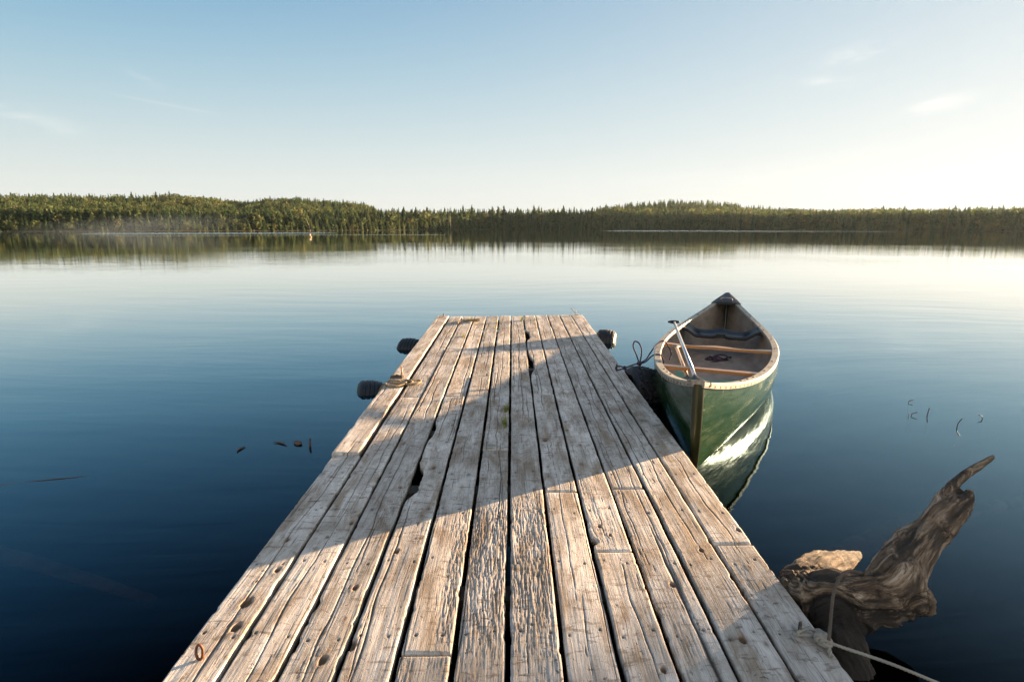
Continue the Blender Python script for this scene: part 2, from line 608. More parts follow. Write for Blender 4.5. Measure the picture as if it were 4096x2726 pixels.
px = -1900.0
while px < 5400:                               # shore belt
    sd = float(at_px(SHD, px))
    hs = float(at_px(HTREE_SH, px))
    step = hs * 0.22 * FPX / sd
    for row in range(16 if 1380 < px < 2700 else 8):
        pj = px + rng.uniform(-.5, .5) * step
        put(pj, sd + 0.2 + row * hs * 0.26 + rng.uniform(0, .2) * hs * min(row, 1), hs * rng.uniform(.72 if 1400 < px < 2600 else .6, 1.08 if px < 2500 else .98) * ((0.45, 0.7)[row] if row < 2 else 1.0) * (1.06 if rng.uniform() < .12 else 1.0),
            rng.uniform() < (0.88 if 1400 < pj < 2700 else 0.78))
    px += step
for i in range(9600):                          # hills behind it
    px = (rng.uniform(-420, 1640), rng.uniform(2330, 4520), rng.uniform(-1900, -400), rng.uniform(4500, 5400))[(0, 0, 0, 0, 1, 1, 1, 2, 2, 3)[i % 10]]
    sd, rd = float(at_px(SHD, px)), float(at_px(RDD, px))
    hs, hh = float(at_px(HTREE_SH, px)), float(at_px(HTREE_HI, px))
    k = rng.uniform(0.02, 1.12)
    r = sd + hs * 1.6 + (rd - sd - hs * 1.6) * k
    con = fbm(np.array([px * .004]), np.array([r * .02]), 9, 2)[0] + rng.uniform(-.25, .25) > 0.43
    put(px, r, (hs * (1 - k) * .8 + hh * max(k, .2)) * rng.uniform(.75, 1.15), bool(con))
Vs, Cs = [], []
for (x, y, z, h, wf, con, colr) in trees:
    P = (CON if con else BRO)[rng.integers(len(CON if con else BRO))]
    a = rng.uniform(0, 2 * math.pi)
    ca, sa = math.cos(a), math.sin(a)
    Q = P.reshape(-1, 3)
    if not con:
        wf = wf * 1.15
    X = (Q[:, 0] * ca - Q[:, 1] * sa) * h * wf + x
    Y = (Q[:, 0] * sa + Q[:, 1] * ca) * h * wf + y
    Vs.append(np.stack([X, Y, Q[:, 2] * h + z], -1))
    Cs.append(np.tile(np.array([*colr, 1.0]), (len(Q), 1)))
V = np.vstack(Vs)
fo = np_mesh('forest', V, np.arange(len(V)).reshape(-1, 3), m_leaf, smooth=False)
ca_ = fo.data.color_attributes.new('col', 'FLOAT_COLOR', 'POINT')
ca_.data.foreach_set('color', np.vstack(Cs).astype(np.float32).ravel())
tag(fo, 'dense evergreen and mixed forest along the far shore and its hills', 'forest', kind='stuff')


def lone_tree(px, top, label, group, seed, where='crest'):
    """a tall conifer whose tip breaks the skyline"""
    r = float(at_px(RDD if where == 'crest' else SHD, px)) + (0 if where == 'crest' else float(at_px(HTREE_SH, px)) * 0.9)
    z = float(ground(np.array([px]), np.array([r]))[0]) - 0.2
    ztop = CAM_H + elev_tan(px, top) * r
    h = max(ztop - z, 4.0)
    d = azdir(px)
    root = empty('conifer_tree', (d[0] * r, d[1] * r, z), (0, 0, rng.uniform(0, 6)))
    tag(root, label, 'tree', group)
    P = conifer_proto(100 + seed, rng.uniform(.17, .25), rng.uniform(.1, .35), 230).reshape(-1, 3) * np.array([h, h, h / 1.04])
    o = np_mesh('crown', P, np.arange(len(P)).reshape(-1, 3), m_leaf, root, smooth=False)
    c = np.array(CON_COL[seed % 4]) * 0.9
    at = o.data.color_attributes.new('col', 'FLOAT_COLOR', 'POINT')
    at.data.foreach_set('color', np.tile(np.array([*c, 1.0], np.float32), (len(P), 1)).ravel())
    mb = MB()
    mb.tube([(0, 0, 0), (0, 0, h * .5), (0, 0, h * .93)], [h * .016, h * .010, h * .003], 6)
    mb.build('trunk', m_bark, root)


sd = 0
for px, top in ((202, 774), (541, 764), (639, 764), (677, 768), (692, 760), (752, 782), (793, 779), (1090, 781), (1194, 780), (1379, 793), (1459, 803)):
    lone_tree(px, top, 'tall conifer breaking the crest of the wooded hill on the left far shore', 'conifers on the left hill crest', sd)
    sd += 1
for px, top in ((1498, 819), (1616, 823), (1666, 824), (1709, 823), (1780, 826), (1855, 816), (1888, 816), (1969, 822), (1994, 821), (2018, 818), (2070, 825),
                (2134, 816), (2155, 820), (2254, 819), (2294, 823), (2369, 825), (2452, 820)):
    lone_tree(px, top, 'tall dark spruce standing above the low middle stretch of the far shore treeline', 'spruces of the middle far shore', sd, 'shore')
    sd += 1
for px, top in ((2895, 813), (3525, 818), (3609, 820), (3849, 827), (3938, 826), (3992, 826), (4042, 820), (4090, 820)):
    lone_tree(px, top, 'tall pine standing above the trees of the right far shore', 'pines of the right far shore', sd)
    sd += 1
for px, y0, y1, lean, label in ((1241, 912, 868, -14, 'pale bare trunk leaning left at the far shore water edge'),
                                (1803, 912, 862, 0, 'upright pale bare trunk among dark spruces of the middle far shore')):
    r = float(at_px(SHD, px)) - 0.4
    d = azdir(px)
    h = r * (y0 - y1) / FPX
    root = empty('dead_tree', (d[0] * r, d[1] * r, 0.1))
    tag(root, label, 'tree')
    mb = MB()
    dx = lean / FPX * r
    mb.tube([(0, 0, -.3), (dx * .4, 0, h * .5), (dx, 0, h)], [h * .018, h * .013, h * .005], 6)
    mb.build('trunk', m_dead, root)

# wooded point on the near right, beyond the frame: its trees shade the nearest planks and the stump
s2 = Vector((sun_dir.x, sun_dir.y)).normalized()
p2 = Vector((-s2.y, s2.x))
mb = MB()
rows = []
for f in np.linspace(0, 1, 14):
    row = []
    for g_ in np.linspace(0, 1, 30):
        b_ = 62 + 60 * f
        a_ = -1.0 - 60 * g_ + 3.5 * math.sin(f * 9) * .3
        q = s2 * b_ + p2 * a_
        row.append((q.x, q.y, -.6 + 1.5 * min(1, min(g_, f, 1 - f) * 7)))
    rows.append(row)
mb.grid(np.array(rows))
tag(mb.build('shore', m_ground), kind='structure')
for k, (a_, b_, h, con) in enumerate(((-.24, 70, 12.5, True), (-1.8, 74, 14.0, True), (-4.4, 71, 12.0, False), (-7.0, 75, 13.5, True), (-10.0, 72, 12.5, False), (-13.5, 76, 14, True))):
    q = s2 * b_ + p2 * a_
    root = empty('conifer_tree' if con else 'broadleaf_tree', (q.x, q.y, .2))
    tag(root, ('slim spruce at the tip of the wooded point on the near right shore', 'tallest spruce second from the tip of the wooded point', 'round leafy tree third from the tip of the wooded point',
               'spruce between two leafy trees on the wooded point', 'leafy tree fifth from the tip of the wooded point', 'spruce farthest from the tip of the wooded point')[k], 'tree')
    P = np.concatenate([(conifer_proto(300 + k, .17, 0, 420) if con else broad_proto(300 + k, 700)).reshape(-1, 3), (conifer_proto(330 + k, .17, 0, 420) if con else broad_proto(300 + k, 500)).reshape(-1, 3)]) * h
    o = np_mesh('crown', P, np.arange(len(P)).reshape(-1, 3), m_leaf, root, smooth=False)
    at = o.data.color_attributes.new('col', 'FLOAT_COLOR', 'POINT')
    at.data.foreach_set('color', np.tile(np.array([*(CON_COL if con else BRO_COL)[k % 4], 1.0], np.float32), (len(P), 1)).ravel())
    mb = MB()
    mb.tube([(0, 0, -.5), (0, 0, h * .45), (0, 0, h * .9)], [h * .018, h * .012, h * .004], 8)
    mb.build('trunk', m_bark, root)

# ------------------------------------------------------------------ dock
TILT = 0.012489
DN = np.array([0, -TILT, math.sqrt(1 - TILT ** 2)])     # deck normal
DD = np.array([0, math.sqrt(1 - TILT ** 2), TILT])      # along the deck, away from the camera
DO = ORG - DN * 1.3462                                  # deck point under the camera
DX0, DWID, DEND = -0.020, 2.07, 8.02


def deck_pt(px, py, up=0.0):
    v = ray(px, py)
    return ORG + v * (-(1.3462 - up) / (v @ DN))


def deck_local(px, py):
    p = deck_pt(px, py) - DO
    return p[0], p @ DD


def deck(x, s, z=0.0):
    return DO + np.array([x, 0, 0]) + DD * s + DN * z


m_wood, t = material('weathered_wood')
oc = t.obj()
oi = t.n('ShaderNodeObjectInfo').outputs['Random']
shift = t.n('ShaderNodeCombineXYZ', None, _0=t.math('MULTIPLY', oi, 37.0), _1=t.math('MULTIPLY', oi, 91.0), _2=t.math('MULTIPLY', oi, 53.0)).outputs[0]
oc = t.n('ShaderNodeVectorMath', {'operation': 'ADD'}, _0=oc, _1=shift).outputs[0]
warp = t.noise(t.scaled(oc, (6.0, 1.6, 4.0)), 1.0, 3.0).outputs[0]
gx = t.n('ShaderNodeVectorMath', {'operation': 'ADD'}, _0=oc,
         _1=t.n('ShaderNodeCombineXYZ', None, _0=t.math('MULTIPLY', warp, 0.05), _1=0.0, _2=0.0).outputs[0]).outputs[0]
grain = t.noise(t.scaled(gx, (260.0, 5.5, 40.0)), 1.0, 5.0, 0.62, 0.3).outputs[0]
fine = t.noise(t.scaled(gx, (700.0, 26.0, 100.0)), 1.0, 3.0, 0.6).outputs[0]
blot = t.noise(t.scaled(oc, (9.0, 3.2, 4.0)), 1.0, 5.0, 0.62, 0.5).outputs[0]
stain = t.noise(t.scaled(oc, (5.0, 1.3, 4.0)), 2.0, 6.0, 0.68, 0.8).outputs[0]
speck = t.noise(t.scaled(oc, (60.0, 30.0, 20.0)), 1.0, 3.0, 0.7).outputs[0]
base = t.ramp(blot, [(0.28, (0.27, 0.235, 0.195)), (0.48, (0.49, 0.45, 0.405)), (0.72, (0.72, 0.69, 0.64))])
base = t.mix(t.mapr(stain, 0.48, 0.64, 0.0, 0.85), base, (0.26, 0.19, 0.125))
base = t.mix(t.mapr(grain, 0.46, 0.32, 0.0, 0.75), base, (0.16, 0.125, 0.095))
base = t.mix(t.mapr(fine, 0.43, 0.30, 0.0, 0.6), base, (0.14, 0.115, 0.09))
base = t.mix(t.mapr(speck, 0.36, 0.26, 0.0, 0.8), base, (0.10, 0.085, 0.07))
patch = t.mapr(t.noise(t.scaled(oc, (7.0, 2.4, 3.0)), 1.3, 3.0, 0.6).outputs[0], 0.42, 0.62)
pits = t.noise(t.scaled(oc, (44.0, 44.0, 20.0)), 1.0, 3.0, 0.6, 0.6).outputs[0]
base = t.mix(t.math('MULTIPLY', t.mapr(pits, 0.62, 0.68, 0.0, 0.8), patch), base, (0.055, 0.042, 0.032))
smud = t.noise(t.scaled(oc, (13.0, 40.0, 10.0)), 1.0, 4.0, 0.6, 0.6).outputs[0]
base = t.mix(t.mapr(smud, 0.56, 0.68, 0.0, 0.7), base, (0.15, 0.11, 0.075))
chk = t.noise(t.scaled(gx, (75.0, 2.2, 20.0)), 1.0, 4.0, 0.6, 0.3).outputs[0]
base = t.mix(t.mapr(chk, 0.37, 0.30, 0.0, 0.75), base, (0.06, 0.045, 0.035))
base = t.mix(1.0, base, t.mapr(oi, 0.0, 1.0, 0.86, 1.12), 'MULTIPLY')
dirt = t.attr('dirt')
base = t.mix(dirt, base, (0.030, 0.022, 0.016))
knot = t.attr('knot')
base = t.mix(t.math('MULTIPLY', knot, 0.8), base, (0.15, 0.085, 0.045))
hgt = t.math('ADD', t.math('MULTIPLY', grain, 1.0), t.math('MULTIPLY', fine, 0.5))
hgt = t.math('ADD', hgt, t.math('MULTIPLY', speck, 0.35))
hgt = t.math('SUBTRACT', hgt, t.math('MULTIPLY', t.mapr(pits, 0.62, 0.68), 0.5))
hgt = t.math('SUBTRACT', hgt, t.math('MULTIPLY', t.mapr(chk, 0.38, 0.31), 0.6))
t.out(t.pbr(base, t.mapr(grain, 0.3, 0.7, 0.9, 0.72), t.bump(hgt, 0.7, 0.0022)))

dock = empty('wooden_dock', tuple(DO), (math.asin(TILT), 0, 0))
tag(dock, 'long weathered grey plank dock running straight out over the lake', 'dock')

# butt joints read off the photograph: plank number -> picture rows
JOINTS = {0: [1819], 1: [1588], 2: [1395, 1686], 3: [1584], 4: [1505, 2616], 5: [1797], 6: [1390, 1680], 7: [1575, 1965], 8: [1498, 2203],
          9: [1389, 1951], 10: [1567], 11: [2172]}
ENDS = [7.98, 8.02, 8.0, 8.03, 8.05, 8.08, 8.06, 8.09, 8.11, 8.12, 8.14, 8.15]
LAT = [-1.056 + 2.088 * i / 12 for i in range(13)]
prng = np.random.default_rng(5)
NAILROWS = [.4 + .41 * k for k in range(19)]
JOISTS = [0.4, 1.15, 1.9, 2.75, 3.55, 4.4, 5.2, 6.1, 7.0, 7.85]
#  rotten pockets along an edge: plank, side (-1 left, 1 right), picture row, depth into the plank, half length
ROT = [(3, -1, 1925, 0.052, 0.17), (7, -1, 1340, 0.045, 0.25), (7, -1, 1455, 0.04, 0.3), (3, -1, 1722, 0.02, 0.15), (8, -1, 2160, 0.018, 0.03),
       (2, -1, 2415, 0.010, 0.03)]
#  long drying cracks: plank, lateral position 0..1, s from, s to, width
CRACKS = []
for i in range(12):
    for k in range(prng.integers(6, 11)):
        s0 = prng.uniform(0.9, 7.6)
        CRACKS.append((i, prng.uniform(.08, .92), s0, s0 + prng.uniform(.25, 2.2), prng.uniform(.0011, .0026)))
CRACKS += [(9, .62, 1.2, 2.35, .007), (0, .55, 1.2, 3.4, .0022), (1, .5, 1.2, 2.6, .002), (2, .42, 1.3, 3.3, .0022), (8, .55, 1.3, 2.1, .0024),
           (11, .5, 2.0, 3.2, .002), (11, .45, 4.0, 7.6, .002), (6, .5, 3.6, 7.4, .0022), (5, .5, 3.0, 7.0, .0018), (9, .4, 3.4, 7.0, .002), (10, .6, 2.0, 6.0, .002)]
KNOTS = []
for i in range(12):
    for k in range(9):
        KNOTS.append((i, prng.uniform(.12, .88), prng.uniform(1.2, 7.9), prng.uniform(.004, .011), prng.uniform(0, .75)))
# pockets picked out in the photo (picture x, y, radius)
for px, py, rr in ((945, 2510, .016), (735, 2610, .004), (1110, 2280, .012), (985, 2412, .02), (1586, 2205, .012), (1420, 2350, .010), (1405, 2580, .018), (1290, 2640, .014),
                   (2970, 2555, .013), (2398, 2103, .009), (2440, 2138, .007), (2690, 2335, .012), (1735, 1870, .013), (2180, 1760, .016)):
    x, s_ = deck_local(px, py)
    i = int(np.clip((x + 1.056) / 2.088 * 12, 0, 11))
    KNOTS.append((i, (x - LAT[i]) / (LAT[i + 1] - LAT[i]), s_, rr, 1.0))


def make_plank(i, s0, s1, seed):
    gap = 0.0165 + 0.004 * math.sin(i * 2.7)
    if i in (4, 5):
        gap += 0.003
    xl0, xr0 = LAT[i] + gap / 2, LAT[i + 1] - gap / 2
    NC = 80
    ss = [s0]
    while ss[-1] < s1:
        ss.append(ss[-1] + (0.02 if ss[-1] < 1.15 else min(0.016, 0.0038 * (max(ss[-1], 1.3) / 1.3) ** 0.9)))
    ss = np.array(ss)
    ss[-1] = s1
    if len(ss) > 2 and ss[-1] - ss[-2] < 0.002:
        ss = np.delete(ss, -2)
    NR = len(ss)
    en = lambda sd, a: (fbm(ss * 7, ss * 0 + sd, sd, 4) - .5) * a
    el = xl0 + en(seed + 1, 0.0065) + np.clip(fbm(ss * 16, ss * 0, seed + 3, 3) - .70, 0, 1) * .03
    er = xr0 + en(seed + 2, 0.0065) - np.clip(fbm(ss * 16, ss * 0, seed + 4, 3) - .70, 0, 1) * .03
    for (pi, side, py, dep, hl) in ROT:
        if pi != i:
            continue
        sc = deck_local(2048, py)[1]
        bump_ = np.exp(-((ss - sc) / hl) ** 4) * (0.7 + 0.6 * fbm(ss * 30, ss * 0, seed + 8, 3)) * dep
        if side < 0:
            el = el + bump_
        else:
            er = er - bump_
    u = np.linspace(0, 1, NC)
    u = 0.5 - 0.5 * np.cos(np.pi * u) * (0.35 + 0.65 * np.abs(np.cos(np.pi * u)) ** 0.2)
    u = (u - u[0]) / (u[-1] - u[0])
    X = el[:, None] + (er - el)[:, None] * u[None]
    S = np.repeat(ss[:, None], NC, 1)
    xw = X - LAT[i]
    wx = xw + (fbm(S * 1.4, xw * 9, seed + 11, 3) - .5) * .035
    # grain ridges
    g = fbm(wx * 230, S * 2.6, seed + 20, 3, .6)
    z = (g - .5) * 0.0010
    z += (fbm(wx * 26, S * 3, seed + 21, 3) - .5) * 0.0016
    # heavily weathered, scaly wood
    ero = fbm(xw * 5, S * 1.1, seed + 30, 3)
    amt = sstep(.62, .78, ero) * (0.45 if i not in (4, 5, 6) else 1.0)
    if i in (4, 5, 6):
        amt = np.maximum(amt, sstep(1.35, 1.8, S) * sstep(2.75, 2.3, S) * (1.0 if i in (5, 6) else sstep(.35, .8, u)[None]))
    sc1 = fbm(wx * 165 + S * 6, S * 10, seed + 31, 3, .6)
    scal = 1 - np.abs(2 * sc1 - 1) * 2.2
    z -= amt * np.clip(scal, 0, 1) ** 2 * 0.0018
    z += amt * (fbm(wx * 90, S * 26, seed + 32, 2) - .5) * 0.0008
    dirt = amt * np.clip(scal, 0, 1) ** 3 * 0.55
    # dark short checks across the surface
    ck = fbm(wx * 150, S * 9, seed + 40, 2)
    ckm = sstep(.80, .90, ck) * sstep(.45, .6, fbm(xw * 12, S * 4, seed + 41, 2))
    z -= ckm * 0.0012
    dirt = np.maximum(dirt, ckm * .7)
    sh = fbm(xw * 26, S * 85, seed + 42, 2)
    shm = sstep(.82, .92, sh) * sstep(.5, .62, fbm(xw * 10, S * 3, seed + 43, 2))
    z -= shm * 0.0012
    dirt = np.maximum(dirt, shm * .75)
    # long cracks
    for (pi, uu, a, b, wd) in CRACKS:
        if pi != i or b < s0 or a > s1:
            continue
        cx_ = LAT[i] + uu * (LAT[i + 1] - LAT[i]) + (fbm(S[:, :1] * 2.2, S[:, :1] * 0 + uu * 9, seed + 50, 4) - .5) * .05
        ww = wd * np.clip(np.minimum(S[:, :1] - a, b - S[:, :1]) * 3, 0, 1) * (0.5 + fbm(S[:, :1] * 9, S[:, :1] * 0, seed + 51, 2))
        m = np.exp(-((X - cx_) / (ww + 1e-5)) ** 2) * (ww > 1e-4)
        z -= m * min(0.007, wd * 2.4)
        dirt = np.maximum(dirt, m)
    knot = np.zeros_like(z)
    for (pi, uu, ks, kr, hole) in KNOTS:
        if pi != i or not (s0 - .05 < ks < s1 + .05):
            continue
        kx = LAT[i] + uu * (LAT[i + 1] - LAT[i])
        d = np.sqrt(((X - kx) / kr) ** 2 + ((S - ks) / (kr * 1.5)) ** 2) * (0.8 + .4 * fbm(X * 120, S * 80, seed + 60, 2))
        knot = np.maximum(knot, np.exp(-(d / 1.5) ** 2))
        z += 0.0005 * np.exp(-((d - 1.5) / .6) ** 2)
        if hole > .45:
            m = sstep(1.0, .65, d)
            z -= m * min(.010, kr * .8)
            dirt = np.maximum(dirt, m * .95)
    # nail holes over the joists
    for js in NAILROWS:
        if s0 - .05 < js < s1 + .05:
            for uu in (.2, .78):
                kx = LAT[i] + (uu + prng.uniform(-.06, .06)) * .17
                ks = js + prng.uniform(-.025, .025)
                d = np.hypot(X - kx, (S - ks)) / prng.uniform(.004, .0062)
                m = sstep(1.25, .7, d)
                z -= m * .0028
                dirt = np.maximum(dirt, m * .85)
                dirt = np.maximum(dirt, prng.uniform(.1, .6) * np.exp(-((X - kx) / .012) ** 2 - ((S - ks) / .018) ** 2))
    # rounded, worn edges and cupped board
    ed = np.minimum(X - el[:, None], er[:, None] - X)
    rad = .005 + .005 * fbm(S * 11, X * 0 + i, seed + 70, 3)
    z -= rad * np.clip(1 - ed / rad, 0, 1) ** 2 * .45
    z += 0.0015 * (2 * u[None] - 1) ** 2 * prng.uniform(-.6, 1.2)
    z += prng.uniform(-.0025, .0025) + (u[None] - .5) * prng.uniform(-.003, .003)
    e_d = np.minimum(S - s0, s1 - S)
    z -= 0.006 * np.clip(1 - e_d / .010, 0, 1) ** 2
    if s1 > 7.9:
        z -= 0.01 * np.clip(1 - (s1 - S) / .04, 0, 1) ** 2
    # underside skirt and end skirt
    TH = -0.040
    if i == 0 and s0 > 1.0:
        z = z + .012
        X = X - .012
    V = np.stack([X, S, z], -1)
    lo = V[:, [0]].copy(); lo[..., 2] = TH
    hi = V[:, [-1]].copy(); hi[..., 2] = TH
    V = np.concatenate([lo, V, hi], 1)
    dirt = np.concatenate([dirt[:, :1] * 0 + .25, dirt, dirt[:, :1] * 0 + .25], 1)
    knot = np.concatenate([knot[:, :1] * 0, knot, knot[:, :1] * 0], 1)
    f0, f1 = V[:1].copy(), V[-1:].copy()
    f0[..., 2] = TH; f1[..., 2] = TH
    V = np.concatenate([f0, V, f1], 0)
    dirt = np.concatenate([dirt[:1] * 0 + .3, dirt, dirt[:1] * 0 + .3], 0)
    knot = np.concatenate([knot[:1] * 0, knot, knot[:1] * 0], 0)
    nr, nc = V.shape[:2]
    o = np_mesh('plank', V.reshape(-1, 3), grid_faces(nr, nc, True), m_wood, dock)
    for nm_, arr in (('dirt', dirt), ('knot', knot)):
        at = o.data.attributes.new(nm_, 'FLOAT', 'POINT')
        at.data.foreach_set('value', np.clip(arr, 0, 1).astype(np.float32).ravel())
    return o


for i in range(12):
    cuts = sorted([deck_local(2048, y)[1] for y in JOINTS[i]])
    edges = [-0.55] + cuts + [ENDS[i]]
    for k in range(len(edges) - 1):
        a = edges[k] + (0.004 if k else 0)
        b = edges[k + 1] - (0.004 if k < len(edges) - 2 else 0)
        make_plank(i, a, b, 100 + i * 13 + k * 5)

m_wet, t = material('dark_wet_timber')
oc = t.obj()
nz = t.noise(t.scaled(oc, (30, 3, 30)), 1.0, 5.0, 0.65).outputs[0]
t.out(t.pbr(t.ramp(nz, [(0.3, (0.025, 0.019, 0.013)), (0.7, (0.075, 0.058, 0.04))]), 0.7, t.bump(nz, 0.5, 0.01)))
for js in JOISTS:
    mb = MB()
    mb.box((DX0, js, -0.100), (1.98, 0.085, 0.118))
    mb.build('joist', m_wet, dock, smooth=False)
for x in (-0.93, -0.02, 0.89):
    mb = MB()
    mb.box((x, 3.7, -0.262), (0.16, 8.4, 0.20))
    mb.build('stringer', m_wet, dock, smooth=False)

# ------------------------------------------------------------------ canoe
m_hull, t = material('green_canoe_hull')
oc = t.obj()
streak = t.noise(t.scaled(oc, (0.8, 9.0, 15.0), (0, 0.10, 0)), 1.0, 5.0, 0.62, 0.5).outputs[0]
scuff = t.noise(t.scaled(oc, (2.2, 30.0, 46.0), (0, -0.35, 0)), 1.0, 4.0, 0.7).outputs[0]
wob = t.noise(t.scaled(oc, (0.7, 11.0, 13.0), (0, 0.05, 0)), 1.0, 2.0).outputs[0]
c = t.ramp(streak, [(0.3, (0.008, 0.028, 0.009)), (0.55, (0.014, 0.040, 0.014)), (0.75, (0.032, 0.054, 0.024))])
c = t.mix(t.mapr(scuff, 0.62, 0.72, 0.0, 0.40), c, (0.25, 0.26, 0.20))
t.out(t.pbr(c, t.mapr(streak, 0.35, 0.68, 0.13, 0.31), t.bump(t.math('ADD', wob, t.math('MULTIPLY', streak, 0.5)), 0.6, 0.010), Coat_Weight=0.35, Coat_Roughness=0.06, Specular_IOR_Level=0.24, Specular_Tint=(1.0, 0.84, 0.58, 1.0)))
m_lining, t = material('canoe_lining')
oc = t.obj()
nz = t.noise(t.scaled(oc, (3, 6, 6)), 1.5, 5.0, 0.6).outputs[0]
t.out(t.pbr(t.ramp(nz, [(0.3, (0.18, 0.14, 0.11)), (0.55, (0.28, 0.225, 0.18)), (0.8, (0.36, 0.31, 0.25))]), 0.55))
m_gun, t = material('pale_gunwale')
oc = t.obj()
nz = t.noise(t.scaled(oc, (9, 20, 20)), 1.0, 6.0, 0.65, 0.5).outputs[0]
t.out(t.pbr(t.ramp(nz, [(0.32, (0.15, 0.10, 0.06)), (0.48, (0.27, 0.245, 0.195)), (0.75, (0.36, 0.34, 0.285))]), 0.45))
m_black, t = material('black_plastic')
nz = t.noise(t.obj(), 30.0, 4.0).outputs[0]
t.out(t.pbr(t.ramp(nz, [(0.3, (0.008, 0.009, 0.011)), (0.7, (0.022, 0.024, 0.028))]), 0.42, Specular_IOR_Level=0.3))
m_stem, t = material('dark_stem_band')
nz = t.noise(t.scaled(t.obj(), (9, 9, 3)), 1.5, 4.0).outputs[0]
t.out(t.pbr(t.ramp(nz, [(0.3, (0.018, 0.020, 0.008)), (0.7, (0.055, 0.055, 0.022))]), 0.3, Coat_Weight=0.4, Coat_Roughness=0.2))
m_ash, t = material('varnished_ash')
nz = t.noise(t.scaled(t.obj(), (60, 4, 60)), 1.0, 4.0, 0.6, 0.4).outputs[0]
t.out(t.pbr(t.ramp(nz, [(0.3, (0.30, 0.13, 0.045)), (0.7, (0.48, 0.24, 0.09))]), 0.35, Coat_Weight=0.4))
m_bolt, t = material('dark_bolt')
t.out(t.pbr((0.03, 0.028, 0.026), 0.5, Metallic=0.6))
m_alu, t = material('aluminium_tube')
nz = t.noise(t.scaled(t.obj(), (40, 40, 4)), 1.0, 4.0).outputs[0]
t.out(t.pbr(t.ramp(nz, [(0.3, (0.55, 0.57, 0.60)), (0.7, (0.75, 0.77, 0.80))]), 0.28, Metallic=0.9))
m_cap, t = material('worn_metal')
nz = t.noise(t.obj(), 60.0, 4.0).outputs[0]
t.out(t.pbr(t.ramp(nz, [(0.3, (0.16, 0.14, 0.12)), (0.7, (0.42, 0.39, 0.35))]), 0.4, Metallic=0.7))

BOW = np.array([1.087, 3.183]); STN = np.array([2.991, 7.808])
LC = float(np.linalg.norm(STN - BOW)) / 2
CMID = (BOW + STN) / 2
CANG = math.atan2(*(STN - BOW)[::-1])
canoe = empty('canoe', (CMID[0], CMID[1], 0), (0, 0, CANG))
tag(canoe, 'green canoe with pale gunwales and wooden thwarts moored beside the dock', 'canoe')


def c_w(u):
    return 0.52 * np.clip(1 - np.abs(u) ** 1.952, 0, 1) ** 1.056 + 0.02


def c_z(u):
    return 0.343 + np.where(np.asarray(u) < 0, 0.248, 0.237) * np.abs(u) ** 2.953


def c_keel(u):
    return -0.085 + 0.035 * np.abs(u) ** 4


def hull_grid(off=0.0, vmax=1.0, nu=121, nv=17):
    us = np.linspace(-1, 1, nu)
    us = np.sign(us) * (1 - (1 - np.abs(us)) ** 1.25)
    rows = []
    for u in us:
        v = np.linspace(0, vmax, nv)
        th = v * np.pi / 2
        e = abs(u)
        p = 0.50 + 0.36 * e ** 2
        q = 0.80 + 0.15 * e
        w_, zs, zk = c_w(u) - off, c_z(u), c_keel(u) + off
        y = max(w_, 0.002) * np.sin(th) ** p * (1 + 0.06 * np.sin(np.pi * v ** 1.5) * (1 - 0.6 * e ** 3))
        gz = 1 - np.cos(th) ** q
        gz = gz / (1 - math.cos(np.pi / 2 * vmax) ** q)
        z = zk + (zs - zk) * gz
        zf = np.clip((z - 0) / 0.59, -.3, 1)
        shr = (0.135 * (1 - zf) ** 1.6) * e ** 10
        x = u * (LC - off * 1.5) - np.sign(u) * shr
        left = np.stack([x, y, z], -1)
        right = np.stack([x, -y, z], -1)
        rows.append(np.concatenate([left[::-1], right[1:]], 0))
    return np.array(rows), us


G, _us = hull_grid()
mb = MB(); mb.grid(G)
hull = mb.build('hull', m_hull, canoe)
GI, _ = hull_grid(0.010)
GI[..., 2] = np.maximum(GI[..., 2], 0.014 + 0.01 * np.abs(GI[..., 1]))
mb = MB(); mb.grid(GI[2:-2, ::-1])
lining = mb.build('lining', m_lining, canoe)


def rail(side, out):
    """gunwale line, offset outwards"""
    us = np.linspace(-1, 1, 141)
    us = np.sign(us) * (1 - (1 - np.abs(us)) ** 1.3)
    return us, np.stack([us * LC, side * np.maximum(c_w(us) + out, 0.004), c_z(us)], -1)


for side in (1, -1):
    us, _ = rail(side, 0)
    wid = 0.042 * np.clip((1 - np.abs(us)) * 9, 0.25, 1)
    prof = []
    for dy, dz in ((0.014, -0.027), (0.016, 0.004), (0.010, 0.010), (-1, 0.010), (-1.08, 0.003), (-1.08, -0.020), (-0.9, -0.022), (-0.9, -0.004), (0.0, -0.004), (0.003, -0.027)):
        o = np.where(dy < 0, wid * dy, dy)
        prof.append(np.stack([us * LC, side * np.maximum(c_w(us) + o, 0.003), c_z(us) + dz], -1))
    Gp = np.stack(prof, 1)
    mb = MB(); mb.grid(Gp if side > 0 else Gp[:, ::-1], True, True, True)
    gw = mb.build('gunwale', m_gun, canoe, smooth=False)
    for ub in (-.72, -.66, -.60, -.45, -.27, -.03, .16, .36, .44, .62, .70):
        mb = MB()
        y = side * (c_w(ub) - 0.022)
        z = c_z(ub) + 0.0095
        a = np.linspace(0, 2 * np.pi, 10, endpoint=False)
        ring = lambda r, zz: np.stack([ub * LC + r * np.cos(a), y + r * np.sin(a), a * 0 + zz], -1)
        mb.grid(np.array([ring(.0105, z), ring(.010, z + .003), ring(.006, z + .0045)]), True, False, True)
        mb.build('bolt', m_bolt, gw)
    for ub in -np.linspace(.64, .97, 11):
        mb = MB()
        mb.box((ub * LC, side * (c_w(ub) + 0.0155), c_z(ub) - .015), (.004, .004, .012))
        mb.build('rivet', m_bolt, gw, smooth=False)

